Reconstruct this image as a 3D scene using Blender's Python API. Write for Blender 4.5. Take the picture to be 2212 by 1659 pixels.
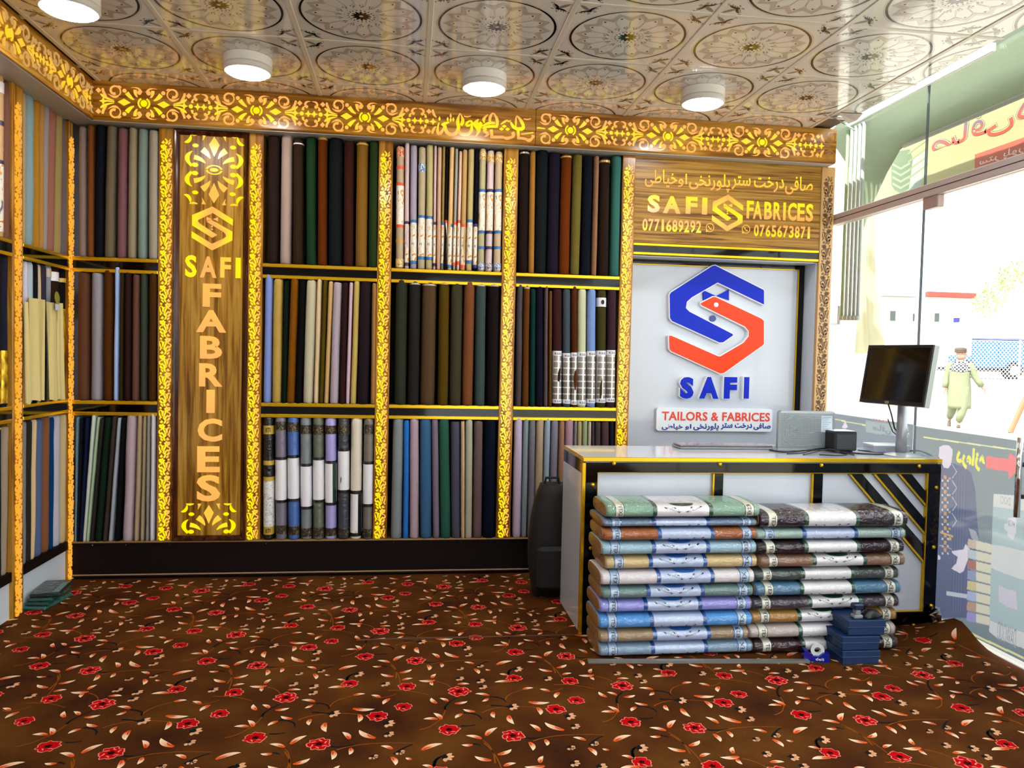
import bpy, math, random
from mathutils import Vector, Matrix, noise
random.seed(7)
D = bpy.data; S = bpy.context.scene; COL = S.collection
for o in list(D.objects): D.objects.remove(o)
R_ = math.radians

# ------------------------------------------------------------------ camera
HC = 1.345                       # eye height
FPX = 1665.0                     # focal length in pixels of the 2212 x 1659 frame
def rotm(y, p, r):
    return (Matrix.Rotation(y, 3, 'Z') @ Matrix.Rotation(p, 3, 'X') @ Matrix.Rotation(r, 3, 'Y'))
RM = rotm(-.1335, -.0367, -.02275)
cam_d = D.cameras.new('camera'); cam = D.objects.new('camera', cam_d); COL.objects.link(cam)
cam_d.sensor_width = 36; cam_d.lens = FPX / 2212 * 36; cam_d.clip_start = .05; cam_d.clip_end = 400
m = Matrix((RM.col[0], RM.col[2], -RM.col[1])).transposed().to_4x4(); m.translation = (0, 0, HC)
cam.matrix_world = m; S.camera = cam

# ------------------------------------------------------------------ sky, sun, exposure
w = D.worlds.new('world'); S.world = w; w.use_nodes = True
w.node_tree.nodes['Background'].inputs[0].default_value = (.93, .97, 1, 1)
w.node_tree.nodes['Background'].inputs[1].default_value = 2.7
sun_d = D.lights.new('sun', 'SUN'); sun_d.energy = 10; sun_d.angle = R_(1); sun_d.color = (1, .95, .85)
sun = D.objects.new('sun', sun_d); COL.objects.link(sun); sun.rotation_euler = (R_(38), 0, R_(-60))
S.view_settings.view_transform = 'Standard'; S.view_settings.look = 'None'
S.view_settings.gamma = 1; S.view_settings.use_curve_mapping = False
S.view_settings.exposure = 0.5
LAMP = 48.0                      # radiance of the round ceiling lamps
LIT = 0.92                       # radiance of the backlit cut-outs

S.cycles.max_bounces = 6; S.cycles.diffuse_bounces = 3; S.cycles.glossy_bounces = 3; S.cycles.transmission_bounces = 4; S.cycles.transparent_max_bounces = 12
S.cycles.caustics_reflective = False; S.cycles.caustics_refractive = False; S.cycles.sample_clamp_indirect = 6; S.cycles.use_denoising = True; S.cycles.adaptive_threshold = .06; S.cycles.adaptive_min_samples = 16

# ------------------------------------------------------------------ where a sight line meets a real plane
def ray(u, v): return RM @ Vector(((u - 1106) / FPX, 1, -(v - 829.5) / FPX))
def onY(u, v, y=4.69):
    d = ray(u, v); return Vector((d.x * y / d.y, y, HC + d.z * y / d.y))
def onX(u, v, x):
    d = ray(u, v); return Vector((x, d.y * x / d.x, HC + d.z * x / d.x))
def onZ(u, v, z=0):
    d = ray(u, v); t = (z - HC) / d.z; return Vector((d.x * t, d.y * t, z))

# ------------------------------------------------------------------ materials
def lin(c): return tuple((x / 12.92 if x <= .04045 else ((x + .055) / 1.055) ** 2.4) for x in c)
def hx(h): return lin(tuple(int(h[i:i + 2], 16) / 255 for i in (0, 2, 4)))
MATS = {}
def mat(name, col='ffffff', rough=.5, metal=0, spec=.5, coat=0, coat_rough=.05, bump=None, alpha=1, emis=None, emis_s=0,
        sheen=0, vcol=False, trans=0):
    if name in MATS: return MATS[name]
    M = D.materials.new(name); M.use_nodes = True; N = M.node_tree.nodes; L = M.node_tree.links
    b = N['Principled BSDF']; c = hx(col) if isinstance(col, str) else col
    b.inputs['Base Color'].default_value = (*c, 1); b.inputs['Roughness'].default_value = rough
    b.inputs['Metallic'].default_value = metal; b.inputs['Specular IOR Level'].default_value = spec
    b.inputs['Coat Weight'].default_value = coat; b.inputs['Coat Roughness'].default_value = coat_rough
    b.inputs['Alpha'].default_value = alpha; b.inputs['Transmission Weight'].default_value = trans
    if sheen: b.inputs['Sheen Weight'].default_value = sheen
    if vcol:
        a = N.new('ShaderNodeAttribute'); a.attribute_name = 'Col'; L.new(a.outputs['Color'], b.inputs['Base Color'])
    if emis:
        b.inputs['Emission Color'].default_value = (*(hx(emis) if isinstance(emis, str) else emis), 1)
        b.inputs['Emission Strength'].default_value = emis_s
    if bump:
        sc, st, kind = bump
        tc = N.new('ShaderNodeTexCoord'); mp = N.new('ShaderNodeMapping'); L.new(tc.outputs['Object'], mp.inputs[0])
        mp.inputs['Scale'].default_value = sc if isinstance(sc, tuple) else (sc, sc, sc)
        t = N.new('ShaderNodeTexNoise'); t.inputs['Scale'].default_value = 1; t.inputs['Detail'].default_value = 3
        L.new(mp.outputs[0], t.inputs['Vector'])
        bp = N.new('ShaderNodeBump'); bp.inputs['Strength'].default_value = st; bp.inputs['Distance'].default_value = .01
        L.new(t.outputs[0], bp.inputs['Height'])
        if kind != 'coat': L.new(bp.outputs[0], b.inputs['Normal'])
        if kind != 'base': L.new(bp.outputs[0], b.inputs['Coat Normal'])
    MATS[name] = M; return M
def ramp(N, stops):
    r = N.new('ShaderNodeValToRGB'); e = r.color_ramp.elements
    while len(e) < len(stops): e.new(.5)
    for x, (p, c) in zip(e, stops): x.position = p; x.color = (*(hx(c) if isinstance(c, str) else c), 1)
    return r
def wood(name, axis, cols=('724510', '966118', 'b27e29', 'c19241'), rough=.22, fine=1):
    M = D.materials.new(name); M.use_nodes = True; N = M.node_tree.nodes; L = M.node_tree.links; b = N['Principled BSDF']
    tc = N.new('ShaderNodeTexCoord'); mp = N.new('ShaderNodeMapping'); L.new(tc.outputs['Object'], mp.inputs[0])
    s = [38 * fine] * 3; s[axis] = 2.2; mp.inputs['Scale'].default_value = s
    t = N.new('ShaderNodeTexNoise'); t.inputs['Scale'].default_value = 1; t.inputs['Detail'].default_value = 5; t.inputs['Distortion'].default_value = .6
    L.new(mp.outputs[0], t.inputs['Vector'])
    r = ramp(N, [(.32, cols[0]), (.44, cols[1]), (.55, cols[2]), (.7, cols[3])]); L.new(t.outputs[0], r.inputs[0])
    L.new(r.outputs[0], b.inputs['Base Color']); b.inputs['Roughness'].default_value = rough; b.inputs['Specular IOR Level'].default_value = .3
    MATS[name] = M; return M
def lit(name, strength):
    M = D.materials.new(name); M.use_nodes = True; N = M.node_tree.nodes; L = M.node_tree.links
    for n in list(N): N.remove(n)
    o = N.new('ShaderNodeOutputMaterial'); e = N.new('ShaderNodeEmission'); a = N.new('ShaderNodeAttribute'); a.attribute_name = 'Col'
    g = N.new('ShaderNodeBsdfGlossy'); g.inputs['Roughness'].default_value = .15; g.inputs['Color'].default_value = (.04, .04, .04, 1)
    ad = N.new('ShaderNodeAddShader')
    L.new(a.outputs['Color'], e.inputs['Color']); e.inputs['Strength'].default_value = strength
    L.new(e.outputs[0], ad.inputs[0]); L.new(g.outputs[0], ad.inputs[1]); L.new(ad.outputs[0], o.inputs[0])
    M.cycles.emission_sampling = 'NONE'
    MATS[name] = M; return M
wood('oak_h', 0); wood('oak_v', 2); wood('oak_y', 1)
wood('oak_panel', 2, ('6a420e', '926316', 'b0822c', 'c29848'), .22, 1.2)
wood('oak_sign', 0, ('5e3a10', '8c601c', 'a87c2e', 'b88e44'), .35, 1.7)
wood('walnut', 2, ('1f0a04', '321208', '48200e', '5a2b14'), .15)
lit('backlit', LIT)
mat('gold', 'e3b41c', .22, .75); mat('gold_dark', 'a8801c', .25, 1)
mat('black_gloss', '040304', .06, spec=.35); mat('black_matt', '0c0b0c', .55)
mat('plinth_brown', '110604', .65, spec=.15)
mat('white_lam', 'ccd1dc', .14, coat=.3); mat('white_board', 'cdd6e0', .3); mat('white_wall', 'd8d6d2', .6)
mat('inside_grey', '1a1613', .7)
mat('soffit', 'b9b6b0', .35)
mat('chrome', 'd8d8d8', .12, 1); mat('alu', 'b4b6b8', .35, 1)
mat('black_plastic', '101113', .35); mat('cable', '15171a', .4)
mat('white_plastic', 'e8e8ea', .35)
mat('cardboard', 'a4763f', .7, bump=(60, .6, 'base'), coat=.35)
mat('print', rough=.6, vcol=True); mat('print_gloss', rough=.3, vcol=True)
mat('carpet_print', rough=1, vcol=True, spec=.05)
FABM = {}
def vivid(h, k=1.25):
    c = [int(h[i:i + 2], 16) for i in (0, 2, 4)]; m_ = sum(c) / 3
    return ''.join('%02x' % max(0, min(255, round(m_ + (x - m_) * k))) for x in c)
def fab(h, wrapped=False):
    h = vivid(h); k = (h, wrapped)
    if k not in FABM:
        if wrapped: FABM[k] = mat('wrapped_cloth_' + h, h, .75, coat=1, coat_rough=.05, bump=((30, 60, 60), .9, 'coat'), spec=.2)
        else: FABM[k] = mat('cloth_' + h, h, .9, spec=.08, bump=((70, 70, 30), .10, 'base'))
    return FABM[k]

# ------------------------------------------------------------------ mesh helpers
class MB:
    def __init__(s): s.V = []; s.F = []; s.VC = []; s.FM = []; s.col = None; s.mi = 0
    def v(s, p):
        s.V.append(tuple(p)); s.VC.append(s.col or (1, 1, 1)); return len(s.V) - 1
    def f(s, pts): s.fi([s.v(p) for p in pts])
    def fi(s, idx): s.F.append(tuple(idx)); s.FM.append(s.mi)
    def box(s, x0, x1, y0, y1, z0, z1):
        i = [s.v(p) for p in ((x0, y0, z0), (x1, y0, z0), (x1, y1, z0), (x0, y1, z0), (x0, y0, z1), (x1, y0, z1), (x1, y1, z1), (x0, y1, z1))]
        for q in ((0, 3, 2, 1), (4, 5, 6, 7), (0, 1, 5, 4), (1, 2, 6, 5), (2, 3, 7, 6), (3, 0, 4, 7)): s.fi([i[k] for k in q])
        return s
    def bbox(s, x0, x1, y0, y1, z0, z1, b=.004):      # box with chamfered edges
        cx, cy, cz = (x0 + x1) / 2, (y0 + y1) / 2, (z0 + z1) / 2; hx_, hy, hz = (x1 - x0) / 2, (y1 - y0) / 2, (z1 - z0) / 2
        b = min(b, hx_ * .9, hy * .9, hz * .9); idx = {}
        for sx in (-1, 1):
            for sy in (-1, 1):
                for sz in (-1, 1):
                    for a in range(3):
                        h = [hx_ - b, hy - b, hz - b]; h[a] += b
                        idx[sx, sy, sz, a] = s.v((cx + sx * h[0], cy + sy * h[1], cz + sz * h[2]))
        g = lambda t, a: idx[t[0], t[1], t[2], a]
        for a in range(3):
            o1, o2 = (a + 1) % 3, (a + 2) % 3
            for sg in (-1, 1):
                q = []
                for p, r in ((-1, -1), (1, -1), (1, 1), (-1, 1)):
                    t = [0, 0, 0]; t[a] = sg; t[o1] = p; t[o2] = r; q.append(g(t, a))
                s.fi(q if sg > 0 else q[::-1])
            for p in (-1, 1):
                for r in (-1, 1):
                    t0 = [0, 0, 0]; t0[a] = -1; t0[o1] = p; t0[o2] = r; t1 = t0[:]; t1[a] = 1
                    q = [g(t0, o1), g(t1, o1), g(t1, o2), g(t0, o2)]; s.fi(q if p * r < 0 else q[::-1])
        for t in [(x, y, z) for x in (-1, 1) for y in (-1, 1) for z in (-1, 1)]:
            q = [g(t, 0), g(t, 1), g(t, 2)]; s.fi(q if t[0] * t[1] * t[2] > 0 else q[::-1])
        return s
    def prism(s, poly, fm, d0, d1, back=False):       # fm(u, v, d) -> xyz ; d1 is the face towards the viewer
        a = [s.v(fm(u, v, d1)) for u, v in poly]; s.fi(a)
        if d0 != d1:
            b = [s.v(fm(u, v, d0)) for u, v in poly]; n = len(poly)
            for i in range(n): j = (i + 1) % n; s.fi((a[i], b[i], b[j], a[j]))
            if back: s.fi(b[::-1])
        return s
    def tube(s, path, r, n=8, cap=True):
        P = [Vector(p) for p in path]; rings = []; up = None
        for i, p in enumerate(P):
            t = (P[min(i + 1, len(P) - 1)] - P[max(i - 1, 0)]).normalized()
            if up is None: up = Vector((0, 0, 1)) if abs(t.z) < .9 else Vector((1, 0, 0))
            x = t.cross(up).normalized(); y = x.cross(t).normalized(); up = y
            rr = r[i] if isinstance(r, (list, tuple)) else r
            rings.append([s.v(p + x * rr * math.cos(2 * math.pi * k / n) + y * rr * math.sin(2 * math.pi * k / n)) for k in range(n)])
        for a, b in zip(rings, rings[1:]):
            for k in range(n): s.fi((a[k], a[(k + 1) % n], b[(k + 1) % n], b[k]))
        if cap: s.fi(rings[0][::-1]); s.fi(rings[-1])
        return s
    def lathe(s, prof, c=(0, 0, 0), n=24, cap=True):
        rings = [[s.v((c[0] + r * math.cos(2 * math.pi * k / n), c[1] + r * math.sin(2 * math.pi * k / n), c[2] + z)) for k in range(n)] for r, z in prof]
        for a, b in zip(rings, rings[1:]):
            for k in range(n): s.fi((a[k], a[(k + 1) % n], b[(k + 1) % n], b[k]))
        if cap: s.fi(rings[0][::-1]); s.fi(rings[-1])
        return s
    def loft(s, rings, cap=True, closed=True):
        R = [[s.v(p) for p in r] for r in rings]; n = len(R[0])
        for a, b in zip(R, R[1:]):
            for k in range(n if closed else n - 1): s.fi((a[k], a[(k + 1) % n], b[(k + 1) % n], b[k]))
        if cap: s.fi(R[0][::-1]); s.fi(R[-1])
        return s
def obj(name, mb, ms, parent=None, smooth=False, loc=None, world=True):
    me = D.meshes.new(name); me.from_pydata(mb.V, [], mb.F)
    for x in (ms if isinstance(ms, list) else [ms]): me.materials.append(MATS[x] if isinstance(x, str) else x)
    if any(mb.FM): me.polygons.foreach_set('material_index', mb.FM)
    if any(c != (1, 1, 1) for c in mb.VC):
        ca = me.color_attributes.new('Col', 'FLOAT_COLOR', 'POINT')
        ca.data.foreach_set('color', [y for c in mb.VC for y in (*c, 1)])
    if smooth: me.shade_smooth() if smooth is True else me.set_sharp_from_angle(angle=smooth)
    me.update()
    return link(name, me, parent, loc, world)
def link(name, me, parent=None, loc=None, world=True):
    o = D.objects.new(name, me); COL.objects.link(o)
    if parent:
        o.parent = parent
        if world:                                   # mesh is in world metres: undo the base shift of its thing
            p = Vector(); q = parent
            while q: p += q.location; q = q.parent
            o.location = -p
    if loc is not None: o.location = loc
    return o
def tag(o, label, cat, group=None, kind=None):
    if label: o['label'] = label
    if cat: o['category'] = cat
    if group: o['group'] = group
    if kind: o['kind'] = kind
    return o
def thing(name, label, cat, loc=(0, 0, 0), rz=0, group=None):
    o = D.objects.new(name, None); COL.objects.link(o); o.location = loc; o.rotation_euler = (0, 0, rz); o.empty_display_size = .05
    return tag(o, label, cat, group)
def struct(o): o['kind'] = 'structure'; return o
def stuff(o): o['kind'] = 'stuff'; return o
# ---- flat shapes: lists of polygons in (u, v)
def ell(cx, cy, rx, ry=None, n=14, rot=0):
    ry = rx if ry is None else ry; c, s_ = math.cos(rot), math.sin(rot)
    return [(cx + rx * math.cos(t) * c - ry * math.sin(t) * s_, cy + rx * math.cos(t) * s_ + ry * math.sin(t) * c) for t in [2 * math.pi * k / n for k in range(n)]]
def arcband(cx, cy, r0, r1, a0, a1, n=8, ry=1):
    A = [a0 + (a1 - a0) * k / n for k in range(n + 1)]
    return [(cx + r1 * math.cos(a), cy + r1 * ry * math.sin(a)) for a in A] + [(cx + r0 * math.cos(a), cy + r0 * ry * math.sin(a)) for a in A[::-1]]
def ringq(cx, cy, r0, r1, n=48):
    return [arcband(cx, cy, r0, r1, 2 * math.pi * k / n, 2 * math.pi * (k + 1) / n, 1) for k in range(n)]
def bez(p0, p1, p2, n=6):
    return [((1 - t) ** 2 * p0[0] + 2 * t * (1 - t) * p1[0] + t * t * p2[0], (1 - t) ** 2 * p0[1] + 2 * t * (1 - t) * p1[1] + t * t * p2[1]) for t in [k / n for k in range(n + 1)]]
def stroke(pts, w):
    n = len(pts); L = []; Rr = []
    for i, p in enumerate(pts):
        a = pts[max(i - 1, 0)]; b = pts[min(i + 1, n - 1)]; dx, dy = b[0] - a[0], b[1] - a[1]; l = math.hypot(dx, dy) or 1
        ww = (w[i] if isinstance(w, (list, tuple)) else w(i / (n - 1)) if callable(w) else w) / 2
        L.append((p[0] - dy / l * ww, p[1] + dx / l * ww)); Rr.append((p[0] + dy / l * ww, p[1] - dx / l * ww))
    return L + Rr[::-1]
def leaf(a, b, w, bend=0., n=7):
    mx, my = (a[0] + b[0]) / 2, (a[1] + b[1]) / 2; dx, dy = b[0] - a[0], b[1] - a[1]
    return stroke(bez(a, (mx - dy * bend, my + dx * bend), b, n), lambda t: w * max(.04, math.sin(math.pi * min(1, .12 + t * .88)) ** .8))
def curl(cx, cy, r, a0, a1, w, n=10, shrink=.45):
    return stroke([(cx + r * (1 - shrink * k / n) * math.cos(a0 + (a1 - a0) * k / n), cy + r * (1 - shrink * k / n) * math.sin(a0 + (a1 - a0) * k / n)) for k in range(n + 1)],
                  lambda t: w * (.35 + .65 * t))
def star4(cx, cy, r, k=.42): return [(cx + (r if i % 2 == 0 else r * k) * math.cos(i * math.pi / 4), cy + (r if i % 2 == 0 else r * k) * math.sin(i * math.pi / 4)) for i in range(8)]
def ccw(p):
    a = sum(p[i][0] * p[(i + 1) % len(p)][1] - p[(i + 1) % len(p)][0] * p[i][1] for i in range(len(p)))
    return p if a > 0 else p[::-1]
def mirror(polys, su=False, sv=False): return [[((-u if su else u), (-v if sv else v)) for u, v in p] for p in polys]
YEL = (1.0, .70, .0); PEA = (.92, .36, .085); AMB = (.85, .34, .02); WHITE_C = (.9, .9, .9)
def lerp(a, b, t): t = max(0, min(1, t)); return tuple(x + (y - x) * t for x, y in zip(a, b))
# ---- lettering
def text_mesh(body, offset=0., res=3, extrude=0.):
    c = D.curves.new('txt', 'FONT'); c.body = body; c.size = 1; c.offset = offset; c.resolution_u = res; c.extrude = extrude; c.space_character = 1.04 if offset else 1
    o = D.objects.new('txt', c); COL.objects.link(o); bpy.context.view_layer.update()
    me = o.to_mesh(); V = [tuple(v.co) for v in me.vertices]; F = [tuple(p.vertices) for p in me.polygons]
    o.to_mesh_clear(); D.objects.remove(o); D.curves.remove(c)
    return V, F
def lettering(name, body, ms, parent, fm, w=None, h=None, depth=.002, offset=.02, col=None, colf=None, res=3, flip=False, keep=True):
    """letters of size w x h (m) laid on fm(u, v, d); u, v from the lower left corner of their box"""
    V, F = text_mesh(body, offset, res, .5 if depth else 0)
    x0, x1 = min(v[0] for v in V), max(v[0] for v in V); y0, y1 = min(v[1] for v in V), max(v[1] for v in V)
    sy = h / (y1 - y0) if h else w / (x1 - x0); sx = w / (x1 - x0) if w else sy
    mb = MB()
    for x, y, z in V:
        u = (x - x0) * sx; v_ = (y - y0) * sy
        if flip: u = (x1 - x) * sx
        mb.col = colf(u, v_) if colf else col
        mb.v(fm(u, v_, (z + .5) * depth if depth else .0003))
    for f in F: mb.fi(f[::-1] if flip else f)
    return obj(name, mb, ms, parent)
AR_SAFI = '\ufbfd\ufed3\ufe8e\ufebb'; AR_DRAKHT = '\ufe96\ufea7\ufead\ufea9'; AR_STR = '\ufeae\ufe98\ufeb3'
AR_PLOR = '\ufbfd\ufea8\ufee7\ufead\ufeee\ufee0\ufb58'; AR_AW = '\ufeed\ufe8d'; AR_KHY = '\ufbfd\ufec3\ufe8e\ufbff\ufea7'
AR_LINE = AR_KHY + ' ' + AR_AW + ' ' + AR_PLOR + ' ' + AR_STR + ' ' + AR_DRAKHT + ' ' + AR_SAFI
ORD = ['first', 'second', 'third', 'fourth', 'fifth', 'sixth', 'seventh', 'eighth', 'ninth', 'tenth', 'eleventh', 'twelfth', 'thirteenth',
       'fourteenth', 'fifteenth', 'sixteenth', 'seventeenth', 'eighteenth', 'nineteenth']

# ================================================================== THE ROOM
XG = 2.74; ZC = 2.817; YB = 4.98; XL = -1.90
struct(obj('floor', MB().box(-2.3, XG + .02, -2.2, 5.1, -.12, -.008), mat('floor_concrete', '5c544c', .8)))
struct(obj('wall_back', MB().box(-2.3, 2.70, YB, 5.1, 0, 2.95), 'white_wall'))
struct(obj('wall_left', MB().box(-2.35, -2.22, -2.2, 5.1, 0, 2.95), 'white_wall'))
wf = struct(obj('wall_front', MB().box(-2.35, .2, -2.32, -2.2, 0, 2.95).box(.2, XG + .02, -2.32, -2.2, 2.45, 2.95).box(.2, XG + .02, -2.32, -2.2, 0, .12), 'white_wall'))
wn = struct(obj('window_7', MB().box(.2, XG + .02, -2.265, -2.255, .12, 2.45), 'white_wall'))
obj('window_frame', MB().bbox(.2, .26, -2.3, -2.22, .12, 2.45, .004).bbox(1.42, 1.48, -2.3, -2.22, .12, 2.45, .004), 'alu', wn)
struct(obj('baseboard_front', MB().bbox(-2.2, .2, -2.2, -2.18, 0, .1), 'white_board'))
# ---- ceiling: slab, T-bars and printed panels
ceil = struct(obj('ceiling', MB().box(-2.35, 2.62, -2.3, 5.1, ZC + .012, ZC + .1), mat('ceiling_slab', '6a5a4a', .8)))
GX, GY, T = -1.1334, 3.1974, .6
tb = MB()
for i in range(-1, 7): tb.bbox(GX + T * i - .012, GX + T * i + .012, -2.2, 4.7, ZC - .004, ZC + .01, .002)
obj('t_bar_runners', tb, mat('tbar', 'cfc8bb', .3), ceil)
tb = MB()
for j in range(-9, 3):
    for i in range(-2, 7):
        x0 = max(GX + T * i + .012, -1.78); x1 = min(GX + T * (i + 1) - .012, 2.62)
        if x1 > x0: tb.bbox(x0, x1, GY + T * j - .011, GY + T * j + .011, ZC - .003, ZC + .009, .002)
obj('t_bar_crosspieces', tb, 'tbar', ceil)
def tile_mesh(w0, w1, d1):
    """printed pvc ceiling panel seen from below, centre of the square at 0, cut to w0..w1 and ..d1"""
    mb = MB(); mb.col = hx('d9d6d0'); g = .294
    def poly(p, c, d=.0):
        q = []
        for u, v in p: q.append((min(max(u, w0), w1), min(max(v, -g), d1)))
        if max(x for x, _ in p) <= w0 or min(x for x, _ in p) >= w1 or min(y for _, y in p) >= d1: return
        mb.col = c; mb.f([(u, v, -.0006 - d) for u, v in ccw(q)[::-1]])
    mb.f([(w0, -g, 0), (w0, d1, 0), (w1, d1, 0), (w1, -g, 0)])
    K = hx('17100d'); G1 = hx('b6aca2'); G2 = hx('877a6c'); G3 = hx('bcb1a4')
    for q in ringq(0, 0, .2715, .2725, 64): poly(q, G2)
    for k in range(64):
        a = 2 * math.pi * k / 64; th = .006 + .005 * abs(math.cos(a + .4))
        poly(arcband(0, 0, .266 - th, .266, a, a + 2 * math.pi / 64, 1), K)
    NS = 16
    for k in range(NS * 2):
        a = math.pi * k / NS; b = a + math.pi / NS; r0, r1 = (.245, .205) if k % 2 == 0 else (.205, .245)
        poly([(r0 * math.cos(a), r0 * math.sin(a)), (r1 * math.cos(b), r1 * math.sin(b)), ((r1 - .03) * math.cos(b), (r1 - .03) * math.sin(b)), ((r0 - .03) * math.cos(a), (r0 - .03) * math.sin(a))], G1)
    for k in range(NS):
        a = 2 * math.pi * (k) / NS
        poly(ell(.196 * math.cos(a), .196 * math.sin(a), .0055, n=6), K)
        for s_ in (-1, 1):
            poly(stroke([(.19 * math.cos(a + s_ * .12), .19 * math.sin(a + s_ * .12)), (.165 * math.cos(a + s_ * .19), .165 * math.sin(a + s_ * .19)), (.1 * math.cos(a + s_ * .17), .1 * math.sin(a + s_ * .17))], .0012), G2)
        for dr, da in ((.105, 0), (.098, .13), (.112, .1), (.09, .06)):
            poly(ell(dr * math.cos(a + da), dr * math.sin(a + da), .0075, .0035, 6, a + da), G2 if dr != .112 else G1)
    for q in ringq(0, 0, .072, .0735, 40): poly(q, G3)
    for q in ringq(0, 0, .063, .064, 40): poly(q, G3)
    for k in range(20):
        a = 2 * math.pi * k / 20; poly(ell(.056 * math.cos(a), .056 * math.sin(a), .0048, .0034, 6, a), K)
    for k in range(12):
        a = 2 * math.pi * k / 12; poly(leaf((.009 * math.cos(a), .009 * math.sin(a)), (.047 * math.cos(a), .047 * math.sin(a)), .014, 0, 4), K)
    for sx in (-1, 1):
        for sy in (-1, 1):
            F = lambda p: [(sx * u, sy * v) for u, v in p]
            for sw in (0, 1):
                H = (lambda p: F([(v, u) for u, v in p])) if sw else F
                poly(H(leaf((.222, .232), (.275, .205), .013, .25, 6)), K); poly(H(curl(.279, .2, .008, 2.0, -1.5, .004, 5)), K)
                for t in (.25, .5, .75): poly(H(leaf((.222 + .05 * t, .232 - .025 * t), (.226 + .05 * t, .218 - .025 * t), .004, 0, 3)), K)
            poly(F(leaf((.235, .238), (.282, .282), .02, 0, 5)), G2); poly(F(ell(.228, .228, .006, n=6)), K)
            poly(F(leaf((.215, .225), (.198, .235), .008, 0, 3)), G2); poly(F(leaf((.225, .215), (.235, .198), .008, 0, 3)), G2)
    return mb
def tile_me(key):
    o = obj('tmp', tile_mesh(*key), mat('ceiling_pvc', rough=.12, vcol=True, coat=.3)); me = o.data; D.objects.remove(o); me.name = 'ceiling_panel'; return me
TM = {}
for j in range(-4, 3):
    for i in range(-2, 7):
        cx, cy = GX + T * (i + .5), GY + T * (j + .5)
        w0 = max(-.294, -1.78 - cx); w1 = min(.294, 2.60 - cx); d1 = min(.294, 4.66 - cy)
        if w1 - w0 < .05 or d1 < -.2: continue
        if i == 6 and j == 2: continue
        k = (round(w0, 3), round(w1, 3), round(d1, 3))
        if k not in TM: TM[k] = tile_me(k)
        link('ceiling_panel', TM[k], ceil, (cx, cy, ZC), False)
bk = MB()
bk.f([(-1.78, -2.2, ZC), (-1.78, GY - 4 * T, ZC), (2.6, GY - 4 * T, ZC), (2.6, -2.2, ZC)])
obj('far_panel_field', bk, mat('ceiling_plain', 'd9d6d0', .15), ceil)
# torn corner: loose bent panel piece and a hanging T-bar
cn = thing('loose_ceiling_strip', 'bent loose ceiling strip hanging at the glass corner', 'ceiling strip', (2.45, 4.5, 2.74))
bp = MB(); bp.mi = 0
P = [onX(1795, 247, 2.46), onX(1815, 255, 2.5), onX(1850, 281, 2.56)]
P = [onZ(1790, 250, ZC - .005), onZ(1812, 262, ZC - .03), onZ(1843, 281, ZC - .085)]
for a, b in zip(P, P[1:]):
    s_ = Vector((.05, .03, 0)); bp.f([a, b, b + s_, a + s_]); bp.f([a + Vector((0, 0, .004)), a + s_ + Vector((0, 0, .004)), b + s_ + Vector((0, 0, .004)), b + Vector((0, 0, .004))])
obj('bent_bar', bp, 'tbar', cn)
bp = MB(); a = onZ(1812, 244, ZC - .01); b = onZ(1832, 268, ZC - .05); c = onZ(1848, 262, ZC - .03); d = onZ(1862, 246, ZC - .005)
bp.f([a, b, c, d]); bp.f([a + Vector((.01, 0, .006)), d + Vector((.01, 0, .006)), c + Vector((.01, 0, .006)), b + Vector((.01, 0, .006))])
obj('torn_panel', bp, mat('torn_pvc', 'a89a8e', .2), cn)

# ================================================================== cornice
def fback(y): return lambda u, v, d: (u, y - d, v)
def cornice_cell():
    """quarter of the ornament in metres (u, v >= 0); mirrored four ways"""
    k = 1 / 1540.; q = []; Y = []
    def a(p, c): q.append(([(u * k, v * k) for u, v in p], c))
    a([(108, 0), (162, 30), (214, 0), (162, -30)], 0)
    a(arcband(0, 0, 38, 52, -1.05, 1.05, 8), 0)
    a(stroke(bez((80, 28), (110, 40), (140, 82), 5), [8, 16, 24, 30, 34, 36]), .15)
    a(stroke(bez((52, 50), (75, 70), (72, 112), 5), [6, 14, 20, 24, 27, 28]), .5)
    a(ell(158, 98, 17), .7)
    a(stroke(bez((28, 92), (30, 140), (105, 128), 7), [30, 24, 18, 14, 12, 8, 4, 2]), .9); a(ell(38, 90, 19), .9)
    a(curl(238, 92, 52, 3.9, -1.9, 24, 12, .55), .9); a(stroke(bez((200, 60), (232, 20), (290, 62), 5), [4, 14, 20, 18, 10, 3]), .9)
    a(stroke(bez((185, 120), (200, 140), (215, 135), 3), [10, 12, 8, 2]), 1)
    a(stroke(bez((242, 12), (310, 20), (352, 58), 5), [3, 10, 16, 20, 22, 10]), .25)
    a(stroke(bez((300, 40), (330, 60), (335, 108), 5), [6, 16, 22, 22, 20, 18]), .8)
    a([(345, 88), (368, 112), (392, 90), (368, 66)], .95)
    a(stroke([(240, 0), (300, 4), (312, 0)], [10, 14, 16]), .1)
    a(star4(330, 0, 34), .05); a(ell(386, 0, 18), 0); a(star4(442, 0, 33), 0)
    a(stroke(bez((398, 30), (392, 60), (420, 66), 4), [22, 20, 14, 8, 3]), .45)
    a(stroke(bez((462, 108), (405, 112), (418, 62), 6), [3, 8, 14, 18, 20, 18, 8]), 1); a(ell(428, 62, 14), .9)
    return q
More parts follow.
